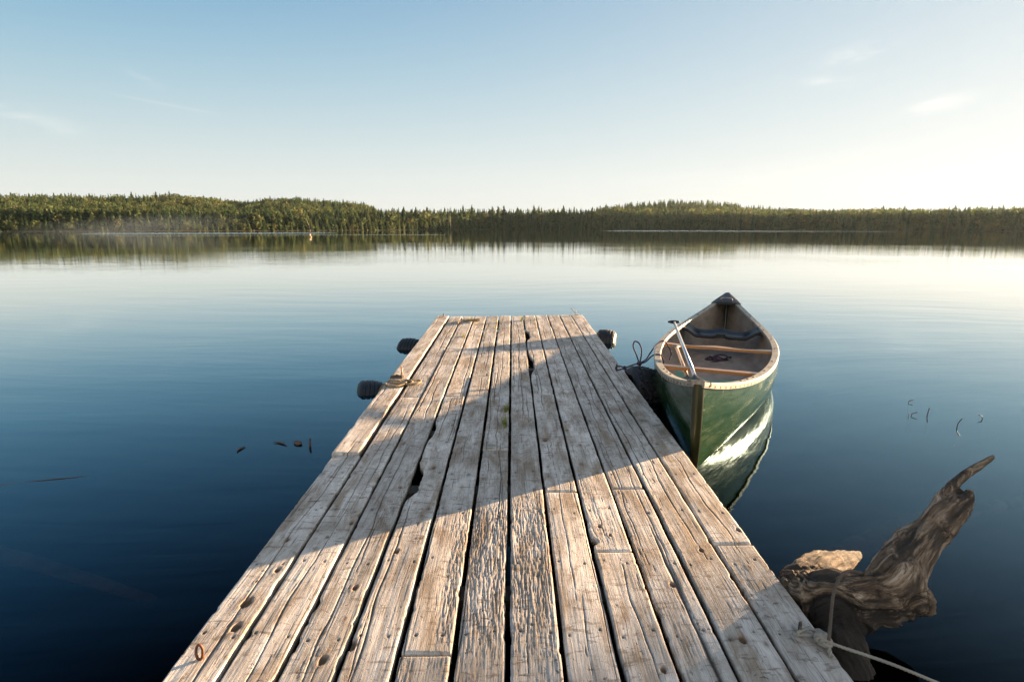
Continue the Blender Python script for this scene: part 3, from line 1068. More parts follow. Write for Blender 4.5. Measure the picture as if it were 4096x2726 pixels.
# stem bands, end caps, deck plate
for s_ in (0, 1):
    g = G if s_ == 0 else G[::-1]
    w0 = np.concatenate([g[3], ], 0)
    nv = g.shape[1] // 2
    ends, mids = g[0], g[2]
    P = []
    for j in range(nv, -1, -1):                       # keel up to the sheer on one side, mirrored on the other
        pe, pm = ends[j], mids[j]
        P.append([pm + np.array([0, .004, 0]), pe * [1, .5, 1] + np.array([0, .010, 0]) + (pe - pm) * [.22, 0, 0], pe * [1, -.5, 1] - np.array([0, .010, 0]) + (pe - pm) * [.22, 0, 0], pm * [1, -1, 1] - np.array([0, .004, 0])])
    mb = MB(); mb.grid(np.array(P))
    mb.build('stem_band', m_stem, canoe)
mb = MB()
ub = np.linspace(-1.003, -.962, 6)
top = np.array([[(u * LC - .004, y * (max(float(c_w(max(u, -1))), .02) + .018), float(c_z(u)) + .014 + .006 * (1 - y * y)) for y in np.linspace(-1, 1, 7)] for u in ub])
low = top.copy(); low[..., 2] -= .03
mb.grid(top); mb.grid(low[:, ::-1])
mb.grid(np.array([top[0], low[0]])); mb.grid(np.array([low[-1], top[-1]]))
mb.build('end_cap', m_cap, canoe)
mb = MB()
ud = np.linspace(.835, 1.004, 14)
hump = lambda u: .013 + .016 * math.sin(min(1, (1.004 - u) / .12) * math.pi / 2)
top = np.array([[(u * LC, y * (float(c_w(min(u, 1))) + .02), float(c_z(u)) + hump(u) - .012 * abs(y) ** 3) for y in np.linspace(-1, 1, 11)] for u in ud])
low = top.copy(); low[..., 2] -= .035
mb.grid(top); mb.grid(low[:, ::-1]); mb.grid(np.array([low[0], top[0]])); mb.grid(np.array([top[-1], low[-1]]))
mb.grid(np.stack([top[:, 0], low[:, 0]], 1)); mb.grid(np.stack([low[:, -1], top[:, -1]], 1))
dk = mb.build('deck_plate', m_black, canoe)
mb = MB()
mb.tube(smooth_path([(.868 * LC, .075, .535), (.872 * LC, .06, .552), (.874 * LC, 0, .558), (.872 * LC, -.06, .552), (.868 * LC, -.075, .535)], .01), .0085, 8)
mb.build('carry_handle', m_gun, dk)

# thwarts
for u, hourglass in ((-.035, True), (-.455, False)):
    yw = float(c_w(u)) - .045
    P = []
    for y in np.linspace(-1, 1, 41):
        d = .030 + (.012 * math.cos(y * math.pi * 2) - .004 if hourglass else -.004 * math.cos(y * math.pi))
        zc = float(c_z(u)) - .026 + (0.004 * math.cos(y * 6.28) if hourglass else 0)
        P.append([(u * LC - d, y * yw, zc - .012), (u * LC + d, y * yw, zc - .012), (u * LC + d, y * yw, zc + .010), (u * LC + d - .005, y * yw, zc + .014), (u * LC - d + .005, y * yw, zc + .014), (u * LC - d, y * yw, zc + .010)])
    mb = MB(); mb.grid(np.array(P), True, True, True)
    mb.build('thwart', m_ash, canoe, smooth=False)

# moulded seat
u0 = .405
yw = float(c_w(u0)) - .03
zs_ = float(c_z(u0))
ny = 61
sec = []
for y in np.linspace(-1, 1, ny):
    a = abs(y)
    drop = -.092 + .075 * sstep(.60, .98, a) + .018 * math.exp(-(y / .16) ** 2)
    back = -.070 + .085 * sstep(.60, .98, a) + .030 * math.exp(-(y / .22) ** 2)
    xf, xb = u0 * LC - .13, u0 * LC + .13 - .04 * float(sstep(.7, 1, a))
    pk = .035 * math.exp(-((a - .70) / .12) ** 2)       # hollows at either end
    r_ = []
    for k, f in enumerate(np.linspace(0, 1, 9)):
        z = zs_ + drop * (1 - f) + back * f - .030 * math.sin(f * math.pi) * (1 - .4 * a) - pk * math.sin(f * math.pi)
        r_.append((xf + (xb - xf) * f, y * yw, z))
    lip = [(xb + .006, y * yw, r_[-1][2] - .03), (xb - .01, y * yw, r_[-1][2] - .034), (xf + .012, y * yw, r_[0][2] - .038), (xf - .004, y * yw, r_[0][2] - .034)]
    sec.append(r_ + lip)
mb = MB(); mb.grid(np.array(sec), True, True, True)
seat = mb.build('seat', m_black, canoe)
mb = MB()
mb.box((u0 * LC - .137, 0, zs_ - .090), (.014, .10, .045))
mb.build('seat_bracket', m_black, seat, smooth=False)


def cw(u, y, z):
    """point in the canoe: u -1..1 along, y metres towards the dock, z height"""
    c_, s_ = math.cos(CANG), math.sin(CANG)
    return np.array([CMID[0] + u * LC * c_ - y * s_, CMID[1] + u * LC * s_ + y * c_, z])


# green cloth lying in the bow
m_cloth, t = material('teal_cloth')
nz = t.noise(t.scaled(t.obj(), (3, 3, 3)), 3.0, 4.0).outputs[0]
t.out(t.pbr(t.ramp(nz, [(0.3, (0.06, 0.20, 0.165)), (0.7, (0.12, 0.31, 0.25))]), 0.85, t.bump(nz, .4, .02)))
g = []
for f in np.linspace(-1, 1, 34):
    row = []
    for y in np.linspace(-1, 1, 30):
        u = -.36 + .25 * f
        wv = (float(c_w(u)) * .66) * y
        z = .035 + .055 * (1 - abs(f) ** 6) * (1 - abs(y) ** 4) + .035 * (fbm(np.array([f * 2.2]), np.array([y * 2.2]), 77, 3)[0] - .5) + .07 * y * y
        row.append((u * LC, wv, float(z)))
    g.append(row)
g = np.array(g)
low = g.copy(); low[..., 2] -= .025
mb = MB()
mb.grid(g); mb.grid(low[:, ::-1])
mb.grid(np.array([low[0], g[0]])); mb.grid(np.array([g[-1], low[-1]]))
mb.grid(np.stack([g[:, 0], low[:, 0]], 1)); mb.grid(np.stack([low[:, -1], g[:, -1]], 1))
cl = mb.build('cloth', m_cloth)
cl.location = (CMID[0], CMID[1], 0); cl.rotation_euler = (0, 0, CANG)
tag(cl, 'crumpled teal cloth lying on the canoe floor near its bow', 'cloth')


# paddles
def paddle(p_low, p_top, label, shaft_m, grip_m, tgrip):
    a, b = np.array(p_low), np.array(p_top)
    L = float(np.linalg.norm(b - a))
    d = (b - a) / L
    q = Vector(d).to_track_quat('Z', 'Y')
    root = empty('paddle', tuple(a))
    root.rotation_mode = 'QUATERNION'
    root.rotation_quaternion = q
    tag(root, label, 'paddle', 'paddles in the canoe')
    mb = MB(); mb.tube([(0, 0, .06), (0, 0, L * .5), (0, 0, L - .01)], .0145, 12)
    mb.build('shaft', shaft_m, root)
    mb = MB()
    prof = []
    for f in np.linspace(0, 1, 12):                     # blade below
        wd = .095 * math.sin(min(1, f * 1.6 + .12) * math.pi / 2) * (1 if f < .9 else .8)
        th = .006 + .010 * f * (f > .7)
        if f > .7:
            wd *= max(.16, 1 - ((f - .7) / .3) ** 1.2)
        zz = -.36 + .46 * f
        prof.append([(wd * math.cos(k), th * math.sin(k), zz) for k in np.linspace(0, 2 * math.pi, 12, endpoint=False)])
    mb.grid(np.array(prof), True, True, True)
    mb.build('blade', m_black, root)
    mb = MB()
    prof = []
    hw, zt = (.062, .034) if tgrip else (.040, .075)
    for f in np.linspace(0, 1, 12):
        if tgrip:
            wd = .016 + (hw - .016) * float(sstep(.25, .75, f)) * (1 if f < .97 else .8)
            th = .016 + .002 * math.sin(f * 3.14)
            if f > .75:
                wd *= math.sqrt(max(.06, 1 - ((f - .75) / .25) ** 2 * .9))
        else:
            wd = .016 + (hw - .016) * float(sstep(.1, .8, f))
            th = .016 - .003 * f
            if f > .85:
                wd *= .93
        prof.append([(wd * math.cos(k), th * math.sin(k), L - .015 + zt * f) for k in np.linspace(0, 2 * math.pi, 16, endpoint=False)])
    mb.grid(np.array(prof), True, True, True)
    g_ = mb.build('grip', grip_m, root)
    return root


m_grip2, t = material('grey_grip')
nz = t.noise(t.obj(), 30.0, 3.0).outputs[0]
t.out(t.pbr(t.ramp(nz, [(0.3, (0.10, 0.09, 0.085)), (0.7, (0.17, 0.16, 0.15))]), 0.5))
m_bronze, t = material('amber_shaft')
nz = t.noise(t.scaled(t.obj(), (30, 30, 3)), 1.0, 4.0).outputs[0]
t.out(t.pbr(t.ramp(nz, [(0.3, (0.36, 0.25, 0.17)), (0.7, (0.52, 0.40, 0.29))]), 0.3, Metallic=0.5))
pt1 = atd(2696, 1288, 5.75)
pl1 = atd(2786, 1522, 4.35)
paddle(pl1, pt1, 'silver shafted paddle with black T grip standing up above the gunwale', m_alu, m_black, True)
pt2 = atd(2706, 1388, 5.50)
pl2 = atd(2754, 1520, 4.45)
paddle(pl2, pt2, 'amber shafted paddle with flat grey grip resting low on the thwart', m_bronze, m_grip2, False)

# ------------------------------------------------------------------ ropes
def rope_mat(name, a, b):
    m, t = material(name)
    oc = t.obj()
    nz = t.noise(oc, 160.0, 3.0, .7).outputs[0]
    n2 = t.noise(oc, 9.0, 3.0).outputs[0]
    t.out(t.pbr(t.mix(t.mapr(n2, .35, .65), t.mix(nz, a, b), b), 0.9, t.bump(nz, .5, .002)))
    return m


m_rope_d = rope_mat('dark_purple_rope', (0.018, 0.012, 0.030), (0.050, 0.030, 0.055))
m_rope_t = rope_mat('tan_rope', (0.30, 0.22, 0.13), (0.20, 0.15, 0.09))
m_rope_g = rope_mat('grey_rope', (0.36, 0.34, 0.30), (0.24, 0.22, 0.19))
m_rope_b = rope_mat('brown_rope', (0.13, 0.10, 0.075), (0.08, 0.06, 0.045))
m_iron, t = material('dark_iron')
nz = t.noise(t.obj(), 90.0, 4.0).outputs[0]
t.out(t.pbr(t.ramp(nz, [(0.3, (0.02, 0.02, 0.02)), (0.7, (0.10, 0.075, 0.05))]), 0.55, Metallic=0.5))
m_rust, t = material('rusty_iron')
nz = t.noise(t.obj(), 120.0, 5.0).outputs[0]
t.out(t.pbr(t.ramp(nz, [(0.3, (0.05, 0.018, 0.008)), (0.6, (0.15, 0.052, 0.020)), (0.8, (0.26, 0.10, 0.04))]), 0.6, t.bump(nz, .4, .002), Metallic=0.3))


def knot(mb, c, r, n=3):
    c = np.array(c)
    for k in range(n):
        a = np.linspace(0, 2 * np.pi, 18)
        ax = np.random.default_rng(k + int(abs(c[0]) * 1000)).normal(size=(2, 3))
        u = ax[0] / np.linalg.norm(ax[0]); v = np.cross(u, ax[1]); v /= np.linalg.norm(v)
        rope_into(mb, c + r * 1.3 * (np.cos(a)[:, None] * u + np.sin(a)[:, None] * v), r, n=5)


mb = MB()
RR = .0066
D = lambda px, py, d: atd(px, py, d)
st = deck_pt(2467, 1483)
rope_into(mb, [D(2499, 1471, 5.08), D(2480, 1464, 5.06), D(2464, 1467, 5.03), D(2466, 1479, 5.00), D(2482, 1477, 5.03), D(2499, 1473, 5.08)], RR)
rope_into(mb, [D(2499, 1471, 5.08), D(2528, 1460, 5.12), D(2557, 1452, 5.16)], RR)
rope_into(mb, [D(2557, 1452, 5.16), D(2546, 1420, 5.18), D(2533, 1385, 5.20), D(2537, 1367, 5.2), D(2546, 1365, 5.2), D(2560, 1378, 5.2), D(2567, 1405, 5.18), D(2560, 1448, 5.16)], RR)
rope_into(mb, [D(2557, 1452, 5.16), D(2583, 1438, 5.22), D(2600, 1413, 5.30), D(2622, 1382, 5.42), D(2646, 1364, 5.50), D(2662, 1368, 5.50), D(2672, 1382, 5.47), D(2682, 1402, 5.46), D(2684, 1420, 5.45), D(2678, 1438, 5.44)], RR)
rope_into(mb, [D(2557, 1454, 5.16), D(2583, 1446, 5.16), D(2606, 1424, 5.12), D(2628, 1416, 5.06), D(2645, 1422, 5.03), D(2654, 1440, 5.02), D(2655, 1456, 5.03), D(2667, 1458, 5.04)], RR)
rope_into(mb, [D(2556, 1456, 5.14), D(2553, 1480, 5.02), D(2554, 1510, 4.92), D(2575, 1540, 4.83), D(2598, 1572, 4.78), D(2604, 1590, 4.75), D(2598, 1600, 4.73)], RR * .8)
rope_into(mb, [D(2497, 1475, 5.07), D(2508, 1488, 5.04), D(2522, 1498, 5.0)], RR)
knot(mb, D(2499, 1471, 5.08), .009)
knot(mb, D(2557, 1453, 5.16), .011)
tag(mb.build('mooring_rope', m_rope_d), 'dark purple mooring rope with a standing loop between dock edge and canoe', 'rope')
stp = empty('iron_staple', tuple(st))
tag(stp, 'small iron staple on the right dock edge holding the canoe rope', 'staple')
mb = MB()
mb.tube(smooth_path([(0, 0, -.02), (0, 0, .045), (.004, .02, .056), (.006, .045, .045), (.006, .05, -.02)], .006), .0055, 8)
mb.build('bar', m_iron, stp)

# coil of dark rope on the canoe floor
mb = MB()
cr = np.random.default_rng(3)
for k in range(5):
    a = np.linspace(0, 2 * np.pi, 20)
    r0 = cr.uniform(.06, .15)
    ox, oy = cr.uniform(-.06, .06, 2)
    pts = [cw(.30, -.02, -.03) + np.array([r0 * 1.2 * math.cos(x) + ox, r0 * .7 * math.sin(x) + oy, .02 + .014 * k + .012 * math.sin(3 * x + k)]) for x in a]
    rope_into(mb, pts, .008, n=5)
rope_into(mb, [cw(.30, .1, -.01), cw(.27, .25, .0), cw(.33, .32, .01)], .008, n=5)
tag(mb.build('rope_coil', m_rope_d), 'tangle of dark rope lying on the canoe floor behind the middle thwart', 'rope')

# tan rope coiled over the left dock edge
mb = MB()
E_ = lambda px, py, up=.012: deck_pt(px, py, up)
def on_deck(pts, up=.012):
    return [E_(a_, b_, up + .004 * (i_ % 3)) for i_, (a_, b_) in enumerate(pts)]
s = lambda u, v: (1380 + u * .1913, 1320 + v * .1913)
rope_into(mb, on_deck([s(880, 1100), s(950, 1060), s(1100, 1060), s(1290, 1045), s(1390, 1060), s(1400, 1095), s(1330, 1130), s(1240, 1125), s(1100, 1115), s(960, 1105)]), .012)
rope_into(mb, on_deck([s(1250, 1125), s(1400, 1140), s(1530, 1110), s(1590, 1070), s(1540, 1045), s(1440, 1050), s(1380, 1070)], .016), .0085)
rope_into(mb, on_deck([s(1240, 1130), s(1100, 1165), s(960, 1165), s(880, 1150), s(845, 1130)], .02), .0085)
rope_into(mb, on_deck([s(1230, 1150), s(1080, 1180), s(950, 1180), s(890, 1165)], .014), .008)
edge = [E_(*s(860, 1120), .02), E_(*s(830, 1130), .018)]
p = E_(*s(815, 1150), .0)
rope_into(mb, edge + [p + np.array([-.03, 0, -.03]), p + np.array([-.05, -.01, -.10]), p + np.array([-.05, -.02, -.16])], .0085)
knot(mb, E_(*s(1245, 1120), .016), .008)
tag(mb.build('rope_coil', m_rope_t), 'tan rope coiled in long loops across the left dock edge', 'rope')
# dark lashing with a peg behind it
mb = MB()
for k, (u, v) in enumerate(((990, 985), (1040, 975), (1085, 965), (1140, 975), (1190, 975))):
    knot(mb, E_(*s(u, v), .018), .009, 3)
rope_into(mb, on_deck([s(950, 1010), s(1060, 1000), s(1200, 990)], .012), .010)
tag(mb.build('rope_lashing', m_rope_b), 'dark knotted rope lashing beside the tan coil on the left dock edge', 'rope')
mb = MB()
b0 = E_(*s(1195, 1005), 0)
mb.tube([b0 - [0, 0, .02], b0 + [0, 0, .06], b0 + [-.004, 0, .105]], [.009, .008, .006], 8)
tag(mb.build('wooden_peg', m_ash), 'short upright peg holding the dark lashing on the left dock edge', 'peg')

# coil at the far end
mb = MB()
z_ = lambda u, v: (1700 + u * .2971, 1220 + v * .2971)
rope_into(mb, on_deck([z_(440, 250), z_(455, 225), z_(500, 205), z_(600, 205), z_(690, 215), z_(700, 212), z_(600, 195), z_(520, 200)], .014), .011)
rope_into(mb, on_deck([z_(520, 210), z_(640, 195), z_(720, 190), z_(745, 205), z_(700, 208), z_(580, 210)], .025), .010)
tag(mb.build('rope_coil', m_rope_t), 'flattened rope coil lying near the far left end of the dock', 'rope')

# bent nail on the far left corner, driftwood twig on the far right corner
mb = MB()
p = deck(-1.0, 7.9)
p = E_(*z_(250, 165), 0)
mb.tube([p - [0, 0, .02], p + [0, 0, .03], p + [.003, 0, .055]], [.010, .009, .008], 7)
tag(mb.build('iron_pin', m_rust), 'rusty pin standing up at the far left corner of the dock', 'pin')
mb = MB()
p = E_(*z_(2045, 130), .012)
mb.tube(smooth_path([p + [.04, -.01, .0], p, p + [-.03, .01, .035], p + [-.065, .02, .07], p + [-.085, .02, .085]], .02), .0065, 7)
mb.tube(smooth_path([p + [-.02, 0, .025], p + [-.012, .0, .06]], .02), .005, 6)
mb.tube(smooth_path([p + [.03, 0, 0], p + [-.05, -.04, .004], p + [-.12, -.08, .002]], .02), .006, 6)
tag(mb.build('driftwood_twig', m_dead), 'forked pale twig lying on the far right corner of the dock', 'twig')

# rusty eye bolt in the foreground
p = deck_pt(806, 2637)
eb = empty('eye_bolt', tuple(p), (0, 0, math.radians(18)))
tag(eb, 'rusty oval eye bolt standing in the nearest left plank', 'eye bolt')
mb = MB()
a = np.linspace(-math.pi / 2, 1.45 * math.pi, 30)
ring = [(.0095 * math.cos(x) - .003, .004 * math.sin(x), .028 + .023 * math.sin(x)) for x in a]
mb.tube(ring, .0042, 10)
mb.build('ring', m_rust, eb)
mb = MB()
mb.tube([(.003, .002, -.03), (.0035, .003, .010), (.0055, .003, .026)], .0044, 10)
mb.build('shank', m_rust, eb)

# ------------------------------------------------------------------ tyres used as fenders
m_rub, t = material('black_rubber')
oc = t.obj()
nz = t.noise(oc, 25.0, 5.0, .6).outputs[0]
t.out(t.pbr(t.ramp(nz, [(0.3, (0.006, 0.006, 0.007)), (0.75, (0.020, 0.020, 0.021))]), 0.55, t.bump(nz, .3, .004)))
m_pipe, t = material('galvanised_pipe')
nz = t.noise(t.obj(), 30.0, 4.0).outputs[0]
t.out(t.pbr(t.ramp(nz, [(0.3, (0.25, 0.26, 0.27)), (0.7, (0.42, 0.43, 0.44))]), 0.45, Metallic=0.6))


def tyre(loc, rot, label, lugs, pipe_to=None, R=.305, W=.235):
    """rolling axis along local X"""
    root = empty('tyre_fender', loc, rot)
    tag(root, label, 'tyre', 'tyres hung along the dock sides')
    h = W / 2
    prof = [(-h * .62, R * .60), (-h * .98, R * .66), (-h * 1.12, R * .77), (-h * 1.06, R * .86), (-h * .92, R * .93)]
    nr = 5
    for k in range(nr):                                  # ribs and grooves
        a, b = -h * .82 + (k) * (h * 1.64 / nr), -h * .82 + (k + 1) * (h * 1.64 / nr)
        prof += [(a + .003, R * (1.0 - .075 * ((a + b) / 2 / h) ** 2)), (b - .005, R * (1.0 - .075 * ((a + b) / 2 / h) ** 2)), (b - .004, R * (.975 - .075 * (b / h) ** 2)), (b, R * (.975 - .075 * (b / h) ** 2))]
    prof += [(h * .92, R * .93), (h * 1.06, R * .86), (h * 1.12, R * .77), (h * .98, R * .66), (h * .62, R * .60), (h * .5, R * .68), (h * .6, R * .9), (-h * .6, R * .9), (-h * .5, R * .68)]
    n = 216
    G_ = []
    for i in range(n):
        a = 2 * math.pi * i / n
        row = []
        for (x, r) in prof:
            rr = r
            if lugs and r > R * .94 and ((i + int(abs(x) * 60)) % 9) < 2:
                rr = r - .009
            row.append((x, rr * math.cos(a), rr * math.sin(a)))
        G_.append(row)
    G_ = np.array(G_ + [G_[0]])
    mb = MB(); mb.grid(G_, True)
    mb.build('tyre', m_rub, root, smooth=False)
    if pipe_to:
        mb = MB(); mb.tube(pipe_to, .028, 12)
        mb.build('axle_pipe', m_pipe, root)
    return root


R_ = math.radians
tyre((-1.315, 7.03, -.205), (0, R_(3), R_(-4)), 'black tyre lying half sunk beside the far left dock side', False, [(.02, 0, .165), (.13, 0, .20), (.20, 0, .27), (.46, 0, .30)])
tyre((-1.345, 5.07, -.225), (0, R_(9), R_(14)), 'black tyre half sunk beside the left dock side next to the tan rope coil', False, [(.02, 0, .165), (.13, -.01, .20), (.20, -.03, .27), (.48, -.08, .29)])
tyre((1.255, 7.46, -.17), (0, R_(4), R_(-14)), 'black tyre half sunk beside the far right dock side with a sunlit side wall', False, [(-.02, 0, .165), (-.13, 0, .2), (-.20, 0, .26), (-.44, 0, .28)])
tyre((1.155, 4.95, -.060), (0, R_(9), R_(6)), 'ribbed black tyre wedged between the right dock edge and the canoe', True)

# ------------------------------------------------------------------ driftwood stump by the near right dock edge
def blob_mesh(segs, voxel):
    """union of tapered limbs (polylines with radii) -> one closed surface"""
    mb = MB()
    for P, Rr in segs:
        P = np.asarray(P, float)
        mb.tube(P, Rr, 18)
        for p, r in ((P[0], Rr[0]), (P[-1], Rr[-1])):
            th = np.linspace(0.01, math.pi - .01, 9)
            a = np.linspace(0, 2 * np.pi, 14, endpoint=False)
            mb.grid(np.array([[p + .98 * r * np.array([math.sin(x) * math.cos(y), math.sin(x) * math.sin(y), math.cos(x)]) for y in a] for x in th]), True, True, True)
    o = mb.build('tmp_limb')
    md = o.modifiers.new('r', 'REMESH')
    md.mode = 'VOXEL'
    md.voxel_size = voxel
    dg = bpy.context.evaluated_depsgraph_get()
    me = bpy.data.meshes.new_from_object(o.evaluated_get(dg))
    V = np.zeros(len(me.vertices) * 3, np.float32)
    me.vertices.foreach_get('co', V)
    V = V.reshape(-1, 3).astype(float)
    F = [tuple(p.vertices) for p in me.polygons]
    bpy.data.objects.remove(o)
    bpy.data.meshes.remove(me)
    return V, F


def vert_normals(V, F):
    N = np.zeros_like(V)
    Fa = np.array([f[:3] for f in F])
    n = np.cross(V[Fa[:, 1]] - V[Fa[:, 0]], V[Fa[:, 2]] - V[Fa[:, 0]])
    for k in range(3):
        np.add.at(N, Fa[:, k], n)
    return N / (np.linalg.norm(N, axis=1, keepdims=True) + 1e-12)


def limb_coords(V, segs):
    """smooth grain field: offset from the blended limb axis, plus a slow run along it"""
    W = np.zeros(len(V)); C = np.zeros_like(V); TT = np.zeros_like(V); AL = np.zeros(len(V))
    best = np.full(len(V), 1e9); idn = np.zeros(len(V))
    for si, (P, Rr) in enumerate(segs):
        P = np.asarray(P, float)
        acc = 0.37 * si
        for i in range(len(P) - 1):
            ab = P[i + 1] - P[i]
            L = np.linalg.norm(ab)
            tt = np.clip((V - P[i]) @ ab / (L * L), 0, 1)
            C_ = P[i] + tt[:, None] * ab
            d = np.linalg.norm(V - C_, axis=1) / (Rr[i] + (Rr[i + 1] - Rr[i]) * tt)
            w_ = 1.0 / (d ** 7 + 1e-3)
            W += w_; C += w_[:, None] * C_; TT += w_[:, None] * (ab / L); AL += w_ * (acc + tt * L)
            m = d < best
            best[m] = d[m]; idn[m] = si
            acc += L
    C /= W[:, None]; TT /= np.linalg.norm(TT, axis=1, keepdims=True) + 1e-9; AL /= W
    off = V - C
    off = off - TT * (off * TT).sum(1)[:, None]
    return off + TT * (AL * 0.13)[:, None] + np.array([.3, .1, .2]), idn


m_drift, t = material('driftwood')
gc = t.attr('gc', 'Vector')
oc = t.obj()
g1 = t.noise(gc, 42.0, 7.0, .68, .7).outputs[0]
g2 = t.noise(gc, 150.0, 5.0, .7, .3).outputs[0]
bl = t.noise(oc, 9.0, 4.0, .6).outputs[0]
c = t.ramp(g1, [(0.36, (0.020, 0.012, 0.007)), (0.46, (0.10, 0.065, 0.040)), (0.57, (0.31, 0.225, 0.15)), (0.74, (0.60, 0.51, 0.41))])
c = t.mix(t.mapr(g2, .45, .34, 0, .9), c, (0.030, 0.026, 0.018))
c = t.mix(t.mapr(bl, .50, .66, 0, .6), c, (0.13, 0.085, 0.05))
c = t.mix(t.attr('rot'), c, (0.022, 0.015, 0.010))  # dark tone of grooves and post, with shade painted on the lower body
hh = t.math('ADD', t.math('MULTIPLY', g1, 1.0), t.math('MULTIPLY', g2, .6))
t.out(t.pbr(c, .8, t.bump(hh, 1.0, .012)))

A_ = lambda *q: [atd(a, b, d) for a, b, d in q]
segs = [
    (A_((3205, 2395, 2.16), (3290, 2400, 2.13), (3380, 2390, 2.10), (3470, 2375, 2.07), (3560, 2385, 2.05), (3635, 2395, 2.03)), [.095, .105, .098, .082, .078, .066]),
    (A_((3530, 2370, 2.06), (3575, 2315, 2.06), (3640, 2222, 2.09), (3720, 2132, 2.13), (3800, 2050, 2.15), (3856, 1990, 2.17)), [.080, .086, .075, .061, .051, .034]),
    (A_((3725, 2085, 2.14), (3752, 2035, 2.17), (3776, 1990, 2.19), (3812, 1938, 2.20), (3862, 1893, 2.20), (3925, 1856, 2.21), (3968, 1828, 2.22)), [.030, .026, .023, .021, .017, .012, .010]),
    (A_((3800, 2040, 2.15), (3850, 1985, 2.17), (3880, 1965, 2.18)), [.034, .022, .012]),
    (A_((3760, 2110, 2.12), (3830, 2060, 2.13), (3876, 2038, 2.14)), [.040, .020, .007]),
    (A_((3580, 2420, 2.04), (3630, 2405, 2.01), (3660, 2405, 1.99)), [.055, .055, .035]),
    (A_((3430, 2460, 2.05), (3510, 2450, 2.03), (3590, 2455, 2.0), (3630, 2450, 1.98)), [.07, .05, .038, .018]),
    (A_((3180, 2328, 2.22), (3255, 2285, 2.34), (3340, 2250, 2.48), (3440, 2219, 2.62)), [.055, .068, .055, .020]),
    (A_((3165, 2340, 2.20), (3200, 2370, 2.15)), [.045, .06]),
    (A_((3330, 2450, 2.08), (3370, 2560, 2.00), (3410, 2700, 1.95), (3440, 2850, 1.9)), [.10, .075, .080, .10]),
]
V, F = blob_mesh(segs, 0.0062)
gcv, idn = limb_coords(V, segs)
N = vert_normals(V, F)
pj = lambda a_, S_: (gcv @ np.array(a_)) * S_
ridge = fbm(pj((.8, .2, .56), 34), pj((-.5, .75, .43), 34), 301, 4, .55)
ridge = .5 + (ridge - .5) * 1.25
ridge2 = fbm(pj((.3, .9, -.3), 85), pj((.6, -.1, .8), 85), 311, 3)
lump = fbm(V[:, 0] * 9 + V[:, 2] * 5, V[:, 1] * 9 - V[:, 2] * 8, 321, 3)
rad = np.interp(idn, range(10), [1.0, .75, .3, .35, .4, .6, .6, .62, .6, .6])
disp = ((ridge - .5) * .042 + (ridge2 - .5) * .014) * rad + (lump - .5) * .038 * rad
V2 = V + N * disp[:, None]
stump = link_mesh('driftwood_stump', V2, F, m_drift)
at = stump.data.attributes.new('gc', 'FLOAT_VECTOR', 'POINT')
at.data.foreach_set('vector', gcv.astype(np.float32).ravel())
rot = np.clip(sstep(.48, .34, ridge) * .85 + (idn == 9) * 1.0 + ((idn == 0) | (idn == 6) | (idn == 5)) * sstep(.20, .06, V[:, 2] + (lump - .5) * .16) * .9 + sstep(.06, .0, V[:, 2]) * .5 * (idn != 7), 0, 1)  # darkens grooves and post, and puts shade into the lower body's colour
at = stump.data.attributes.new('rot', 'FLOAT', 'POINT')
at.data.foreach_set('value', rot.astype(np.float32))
for q in (A_((3575, 2470, 2.0), (3560, 2490, 1.99), (3535, 2500, 1.99), (3570, 2508, 1.98)), A_((3590, 2465, 2.0), (3588, 2488, 1.99), (3610, 2500, 1.98)),
          A_((3635, 2435, 1.99), (3648, 2450, 1.98), (3662, 2458, 1.98)), A_((3868, 2030, 2.15), (3884, 2024, 2.15), (3893, 2012, 2.15)), A_((3600, 2150, 2.08), (3590, 2135, 2.08), (3592, 2120, 2.08))):
    mb = MB()
    q = smooth_path(q, .006)
    mb.tube(q, np.linspace(.0042, .0014, len(q)), 6)
    mb.build('splinter', m_drift, stump)
tag(stump, 'gnarled grey driftwood stump with a broken upright limb by the near right dock edge', 'tree stump')
# rope round the stump
mb = MB()
rope_into(mb, A_((3424, 2286, 1.98), (3395, 2283, 1.93), (3368, 2297, 1.91), (3346, 2335, 1.90), (3334, 2375, 1.89), (3327, 2430, 1.86), (3321, 2500, 1.80), (3316, 2555, 1.72)), .0055)
rope_into(mb, A_((3424, 2286, 1.98), (3455, 2300, 2.10), (3470, 2380, 2.20), (3466, 2460, 2.16), (3450, 2510, 2.10), (3438, 2545, 2.06)), .0055)
tag(mb.build('stump_rope', m_rope_b), 'brown twisted rope tied round the driftwood stump', 'rope')
# pale rope from the deck eye to the right
p = deck_pt(3196, 2535)
eb2 = empty('eye_bolt', tuple(p), (0, 0, R_(60)))
tag(eb2, 'dark iron eye bolt with the pale rope knotted through it', 'eye bolt')
mb = MB()
a = np.linspace(-math.pi / 2, 1.45 * math.pi, 26)
mb.tube([(.017 * math.cos(x), 0, .020 + .019 * math.sin(x)) for x in a], .006, 9)
mb.build('ring', m_iron, eb2)
mb = MB(); mb.tube([(0, 0, -.03), (0, 0, .004)], .006, 9)
mb.build('shank', m_iron, eb2)
z7 = lambda u, v: (3050 + u * .36744, 2150 + v * .36744)
mb = MB()
U_ = lambda u, v, up=.012: deck_pt(*z7(u, v), up)
rope_into(mb, [U_(350, 1020, .02), U_(345, 1045, .012), U_(400, 1050, .014), U_(500, 1055, .016), U_(600, 1060, .018), U_(650, 1100, .02)], .006)
rope_into(mb, [U_(380, 1030, .03), U_(450, 1000, .022), U_(520, 985, .024), U_(560, 1010, .018), U_(610, 1000, .024), U_(650, 1030, .022), U_(670, 1070, .022), U_(700, 1090, .022)], .006)
knot(mb, U_(640, 1090, .022), .011, 4)
knot(mb, U_(690, 1130, .020), .010, 3)
d0 = float((np.array(U_(700, 1130, .02)) - ORG) @ FW)
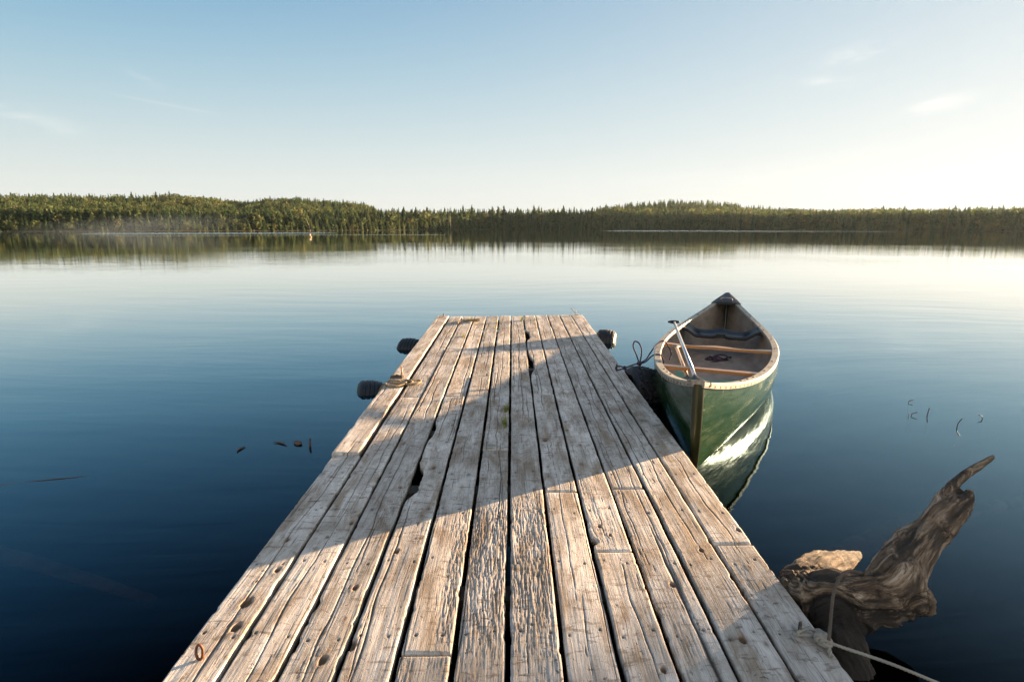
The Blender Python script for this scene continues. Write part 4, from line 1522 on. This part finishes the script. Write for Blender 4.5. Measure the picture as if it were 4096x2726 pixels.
far = [(760, 1150, 0), (900, 1200, .0), (1130, 1275, -.02), (1400, 1370, -.05), (1600, 1450, -.06), (1769, 1520, -.06), (2050, 1640, -.04), (2600, 1900, .05)]
rope_into(mb, [U_(690, 1125, .02)] + [atd(*z7(u, v), d0 + e) for u, v, e in far], .0054)
rope_into(mb, [U_(700, 1130, .02), U_(725, 1190, .012), U_(730, 1240, .006), U_(745, 1280, .004)], .007)
tag(mb.build('shore_rope', m_rope_g), 'pale grey rope running from the near right dock edge out to the right', 'rope')

# ------------------------------------------------------------------ things in and on the lake
m_twig, t = material('wet_stem')
t.out(t.pbr((0.075, 0.042, 0.028), 0.6))
for pts, r, label in (
        ([(3634, 1610), (3642, 1602), (3654, 1599)], .006, 'small curved stem leaning right above the water, farthest of the reeds'),
        ([(3634, 1663), (3635, 1655), (3636, 1648)], .004, 'thin short stem standing just left of a bent reed in the lake'),
        ([(3645, 1662), (3655, 1652), (3672, 1647)], .006, 'bent reed arching right just beside a thin short stem'),
        ([(3709, 1661), (3713, 1647), (3718, 1631)], .008, 'straight thick reed stem standing nearly upright in the lake'),
        ([(3828, 1710), (3833, 1692), (3849, 1673)], .007, 'kinked long reed nearest to the driftwood stump'),
        ([(3929, 1675), (3927, 1664), (3915, 1659)], .006, 'hooked reed curling left at the right edge of the lake')):
    b = atz(*pts[0])
    d = float((b - ORG) @ FW)
    P = [b - [0, 0, .15], b] + [atd(a_, c_, d) for a_, c_ in pts[1:]]
    mb = MB(); mb.tube(smooth_path(P, .01), r * .5, 7)
    tag(mb.build('reed_stem', m_twig), label, 'reed', 'reed stems in the lake')
for pts, wd, label in (([(948, 1806), (955, 1796), (982, 1784)], .012, 'pale curled strip floating farthest left on the lake'),
                       ([(1093, 1767), (1118, 1768), (1148, 1778)], .012, 'dark curved twig floating left of a dark leaf')):
    mb = MB(); mb.tube(smooth_path([atz(a_, b_, .006) for a_, b_ in pts], .01), [.5 * wd * math.sin(.25 + 2.6 * q_) for q_ in np.linspace(0, 1, len(smooth_path([atz(a_, b_, .006) for a_, b_ in pts], .01)))], 7)
    tag(mb.build('floating_twig', m_twig), label, 'twig', 'bits of debris floating left of the dock')
c0 = atz(1192, 1774)
mb = MB()
top = []
for f in np.linspace(-1, 1, 15):
    wv = .018 * math.sqrt(max(0, 1 - f * f)) + .001
    top.append([(c0[0] + .034 * f, c0[1] - .012 * f + wv * y, .004 + .018 * (1 - y * y) * (1 - f * f) + .008 * abs(f)) for y in np.linspace(-1, 1, 9)])
top = np.array(top); low = top.copy(); low[..., 2] -= .006
mb.grid(top); mb.grid(low[:, ::-1])
tag(mb.build('floating_leaf', m_twig), 'dark curled leaf floating on the lake left of the dock', 'leaf', 'bits of debris floating left of the dock')
b = atz(1240, 1785)
mb = MB(); mb.tube([b - [0, 0, .1], b + [0, 0, .02], b + [-.004, .02, .050]], [.008, .008, .007], 8)
tag(mb.build('floating_stub', m_twig), 'short dark stub poking upright from the lake beside the floating leaf', 'twig', 'bits of debris floating left of the dock')
mb = MB()
P = smooth_path([atz(-150, 1962, -.001), atz(0, 1940, -.0005), atz(90, 1928, -.002), atz(150, 1922, .0005), atz(250, 1912, .0015), atz(330, 1905, -.0005), atz(420, 1898, -.006)], .02)
mb.tube(P, .0024, 7)
tag(mb.build('floating_stick', m_twig), 'long thin stick floating at the left edge of the lake', 'stick')

# far float
m_float, t = material('orange_float')
nz = t.noise(t.obj(), 6.0, 3.0).outputs[0]
t.out(t.pbr(t.ramp(nz, [(0.3, (0.75, 0.30, 0.12)), (0.7, (0.85, 0.48, 0.25))]), 0.5))
m_white, t = material('white_float')
nz = t.noise(t.obj(), 6.0, 3.0).outputs[0]
t.out(t.pbr(t.ramp(nz, [(0.3, (0.70, 0.62, 0.55)), (0.7, (0.82, 0.76, 0.70))]), 0.5))
b = atz(1242, 948)
fl = empty('marker_buoy', tuple(b))
tag(fl, 'small orange marker buoy sunlit far out on the lake', 'buoy')
mb = MB()
mb.tube(smooth_path([(.12, 0, -.1), (.10, 0, .06), (.0, 0, .17), (-.06, 0, .24)], .03), .075, 12)
mb.build('body', m_float, fl)
th = np.linspace(.02, math.pi - .02, 12); a = np.linspace(0, 2 * np.pi, 16, endpoint=False)
mb = MB()
mb.grid(np.array([[(-.04 + .13 * math.sin(x) * math.cos(y), .13 * math.sin(x) * math.sin(y), .36 + .12 * math.cos(x)) for y in a] for x in th]), True, True, True)
mb.build('top', m_white, fl)

# logs lying under the surface
m_sunk, t = material('sunken_log')
nz = t.noise(t.scaled(t.obj(), (3, 3, 3)), 2.0, 5.0).outputs[0]
t.out(t.pbr(t.ramp(nz, [(0.3, (0.25, 0.15, 0.09)), (0.7, (0.55, 0.38, 0.26))]), 0.9))
for P, r, label in (
        ([atz(-300, 2160, -.10), atz(60, 2230, -.12), atz(300, 2300, -.2), atz(620, 2400, -.45)], .05, 'reddish log lying under the water at the left edge'),
        ([atz(3330, 2235, -.12), atz(3480, 2160, -.12), atz(3640, 2090, -.14), atz(3900, 2040, -.2), atz(4200, 1980, -.4)], .06, 'pale trunk running under the water beyond the driftwood stump')):
    mb = MB(); Q = smooth_path(P, .05)
    mb.tube(Q, np.linspace(r, r * .5, len(Q)), 12)
    tag(mb.build('sunken_log', m_sunk), label, 'log')

# grass tufts growing out of the gaps
m_grass, t = material('yellow_grass')
nz = t.noise(t.obj(), 20.0, 2.0).outputs[0]
c = t.ramp(nz, [(0.3, (0.10, 0.13, 0.02)), (0.7, (0.26, 0.26, 0.04))])
t.out(t.n('ShaderNodeMixShader', None, _0=.35, _1=t.pbr(c, .7), _2=t.n('ShaderNodeBsdfTranslucent', None, Color=c).outputs[0]).outputs[0])
c5 = lambda u, v: (1350 + u * .5102, 1200 + v * .5102)
for k, ((px, py), hgt, n, label) in enumerate((
        (c5(1322, 880), .075, 34, 'green grass tuft in the wide middle gap of the dock, upper of two'),
        (c5(1312, 1000), .085, 40, 'green grass tuft in the wide middle gap of the dock, nearest to the camera'),
        (c5(1445, 170), .10, 26, 'yellow grass tuft at the far end of the dock, right of centre'),
        (c5(1048, 178), .09, 30, 'yellow grass tuft beside the flattened rope coil'),
        (c5(990, 300), .07, 20, 'small yellow grass tuft in the gap right of a knotted plank'),
        (c5(1245, 185), .06, 14, 'tiny yellow grass tuft in the centre gap near the far end'),
        (c5(1236, 232), .06, 14, 'tiny yellow grass tuft in the centre gap, the nearer of two'),
        (c5(1551, 168), .06, 14, 'tiny yellow grass tuft right of the torn plank edge near the far end'))):
    b = deck_pt(px, py, -.02)
    gr = np.random.default_rng(k + 60)
    mb = MB()
    for _ in range(n):
        a = gr.uniform(0, 6.28)
        l = hgt * gr.uniform(.5, 1.1)
        o = gr.normal(0, 1, 2) * np.array([.006, .028])
        q = b + [o[0], o[1], 0]
        d_ = np.array([math.cos(a) * .45, math.sin(a) * .6, 0])
        sd_ = np.array([-math.sin(a), math.cos(a), 0]) * .0028
        m1 = q + d_ * l * .35 + [0, 0, l * .65]
        tp = q + d_ * l * .9 + [0, 0, l]
        mb.add([q - sd_, q + sd_, m1 + sd_ * .8, m1 - sd_ * .8, tp], [(0, 1, 2, 3), (3, 2, 4)])
    tag(mb.build('grass_tuft', m_grass), label, 'grass', 'grass tufts in the dock gaps')

# ------------------------------------------------------------------ evening air
def air(name, lo, hi, density, col):
    m, t = material(name)
    v = t.n('ShaderNodeVolumePrincipled', None, Color=col, Density=density, Anisotropy=0.45)
    t.out(None, v.outputs[0])
    (x0, y0, z0), (x1, y1, z1) = lo, hi
    V = [(x, y, z) for z in (z0, z1) for y in (y0, y1) for x in (x0, x1)]
    o = link_mesh(name, V, [(0, 2, 3, 1), (4, 5, 7, 6), (0, 1, 5, 4), (2, 6, 7, 3), (0, 4, 6, 2), (1, 3, 7, 5)], m, smooth=False)
    return tag(o, kind='stuff')


air('haze', (-1000, -1000, -9), (1000, 1000, 85), 0.00004, (0.70, 0.88, 1.0))

m_mist, t = material('mist')
oc = t.obj()
ln_ = t.n('ShaderNodeVectorMath', {'operation': 'LENGTH'}, _0=oc).outputs['Value']
mn = t.noise(t.scaled(oc, (2.2, 2.2, 1.0)), 1.2, 3.0).outputs[0]
dn = t.math('MULTIPLY', t.mapr(ln_, 0.15, 1.0, 1.0, 0.0), t.mapr(mn, 0.25, 0.65, 0.2, 1.0))
t.out(None, t.n('ShaderNodeVolumePrincipled', None, Color=(0.62, 0.80, 1.0), Density=t.math('MULTIPLY', dn, 0.0075)).outputs[0])
th = np.linspace(.02, math.pi - .02, 12); a = np.linspace(0, 2 * np.pi, 20, endpoint=False)
mb = MB()
mb.grid(np.array([[(math.sin(x) * math.cos(y), math.sin(x) * math.sin(y), math.cos(x)) for y in a] for x in th])[:, ::-1], True, True, True)
mi = mb.build('mist', m_mist)
d = azdir(520)
mi.location = (d[0] * 186, d[1] * 186, 1.2)
mi.rotation_euler = (0, math.radians(-4), math.radians(14))
mi.scale = (34, 10, 4.2)
tag(mi, kind='stuff')
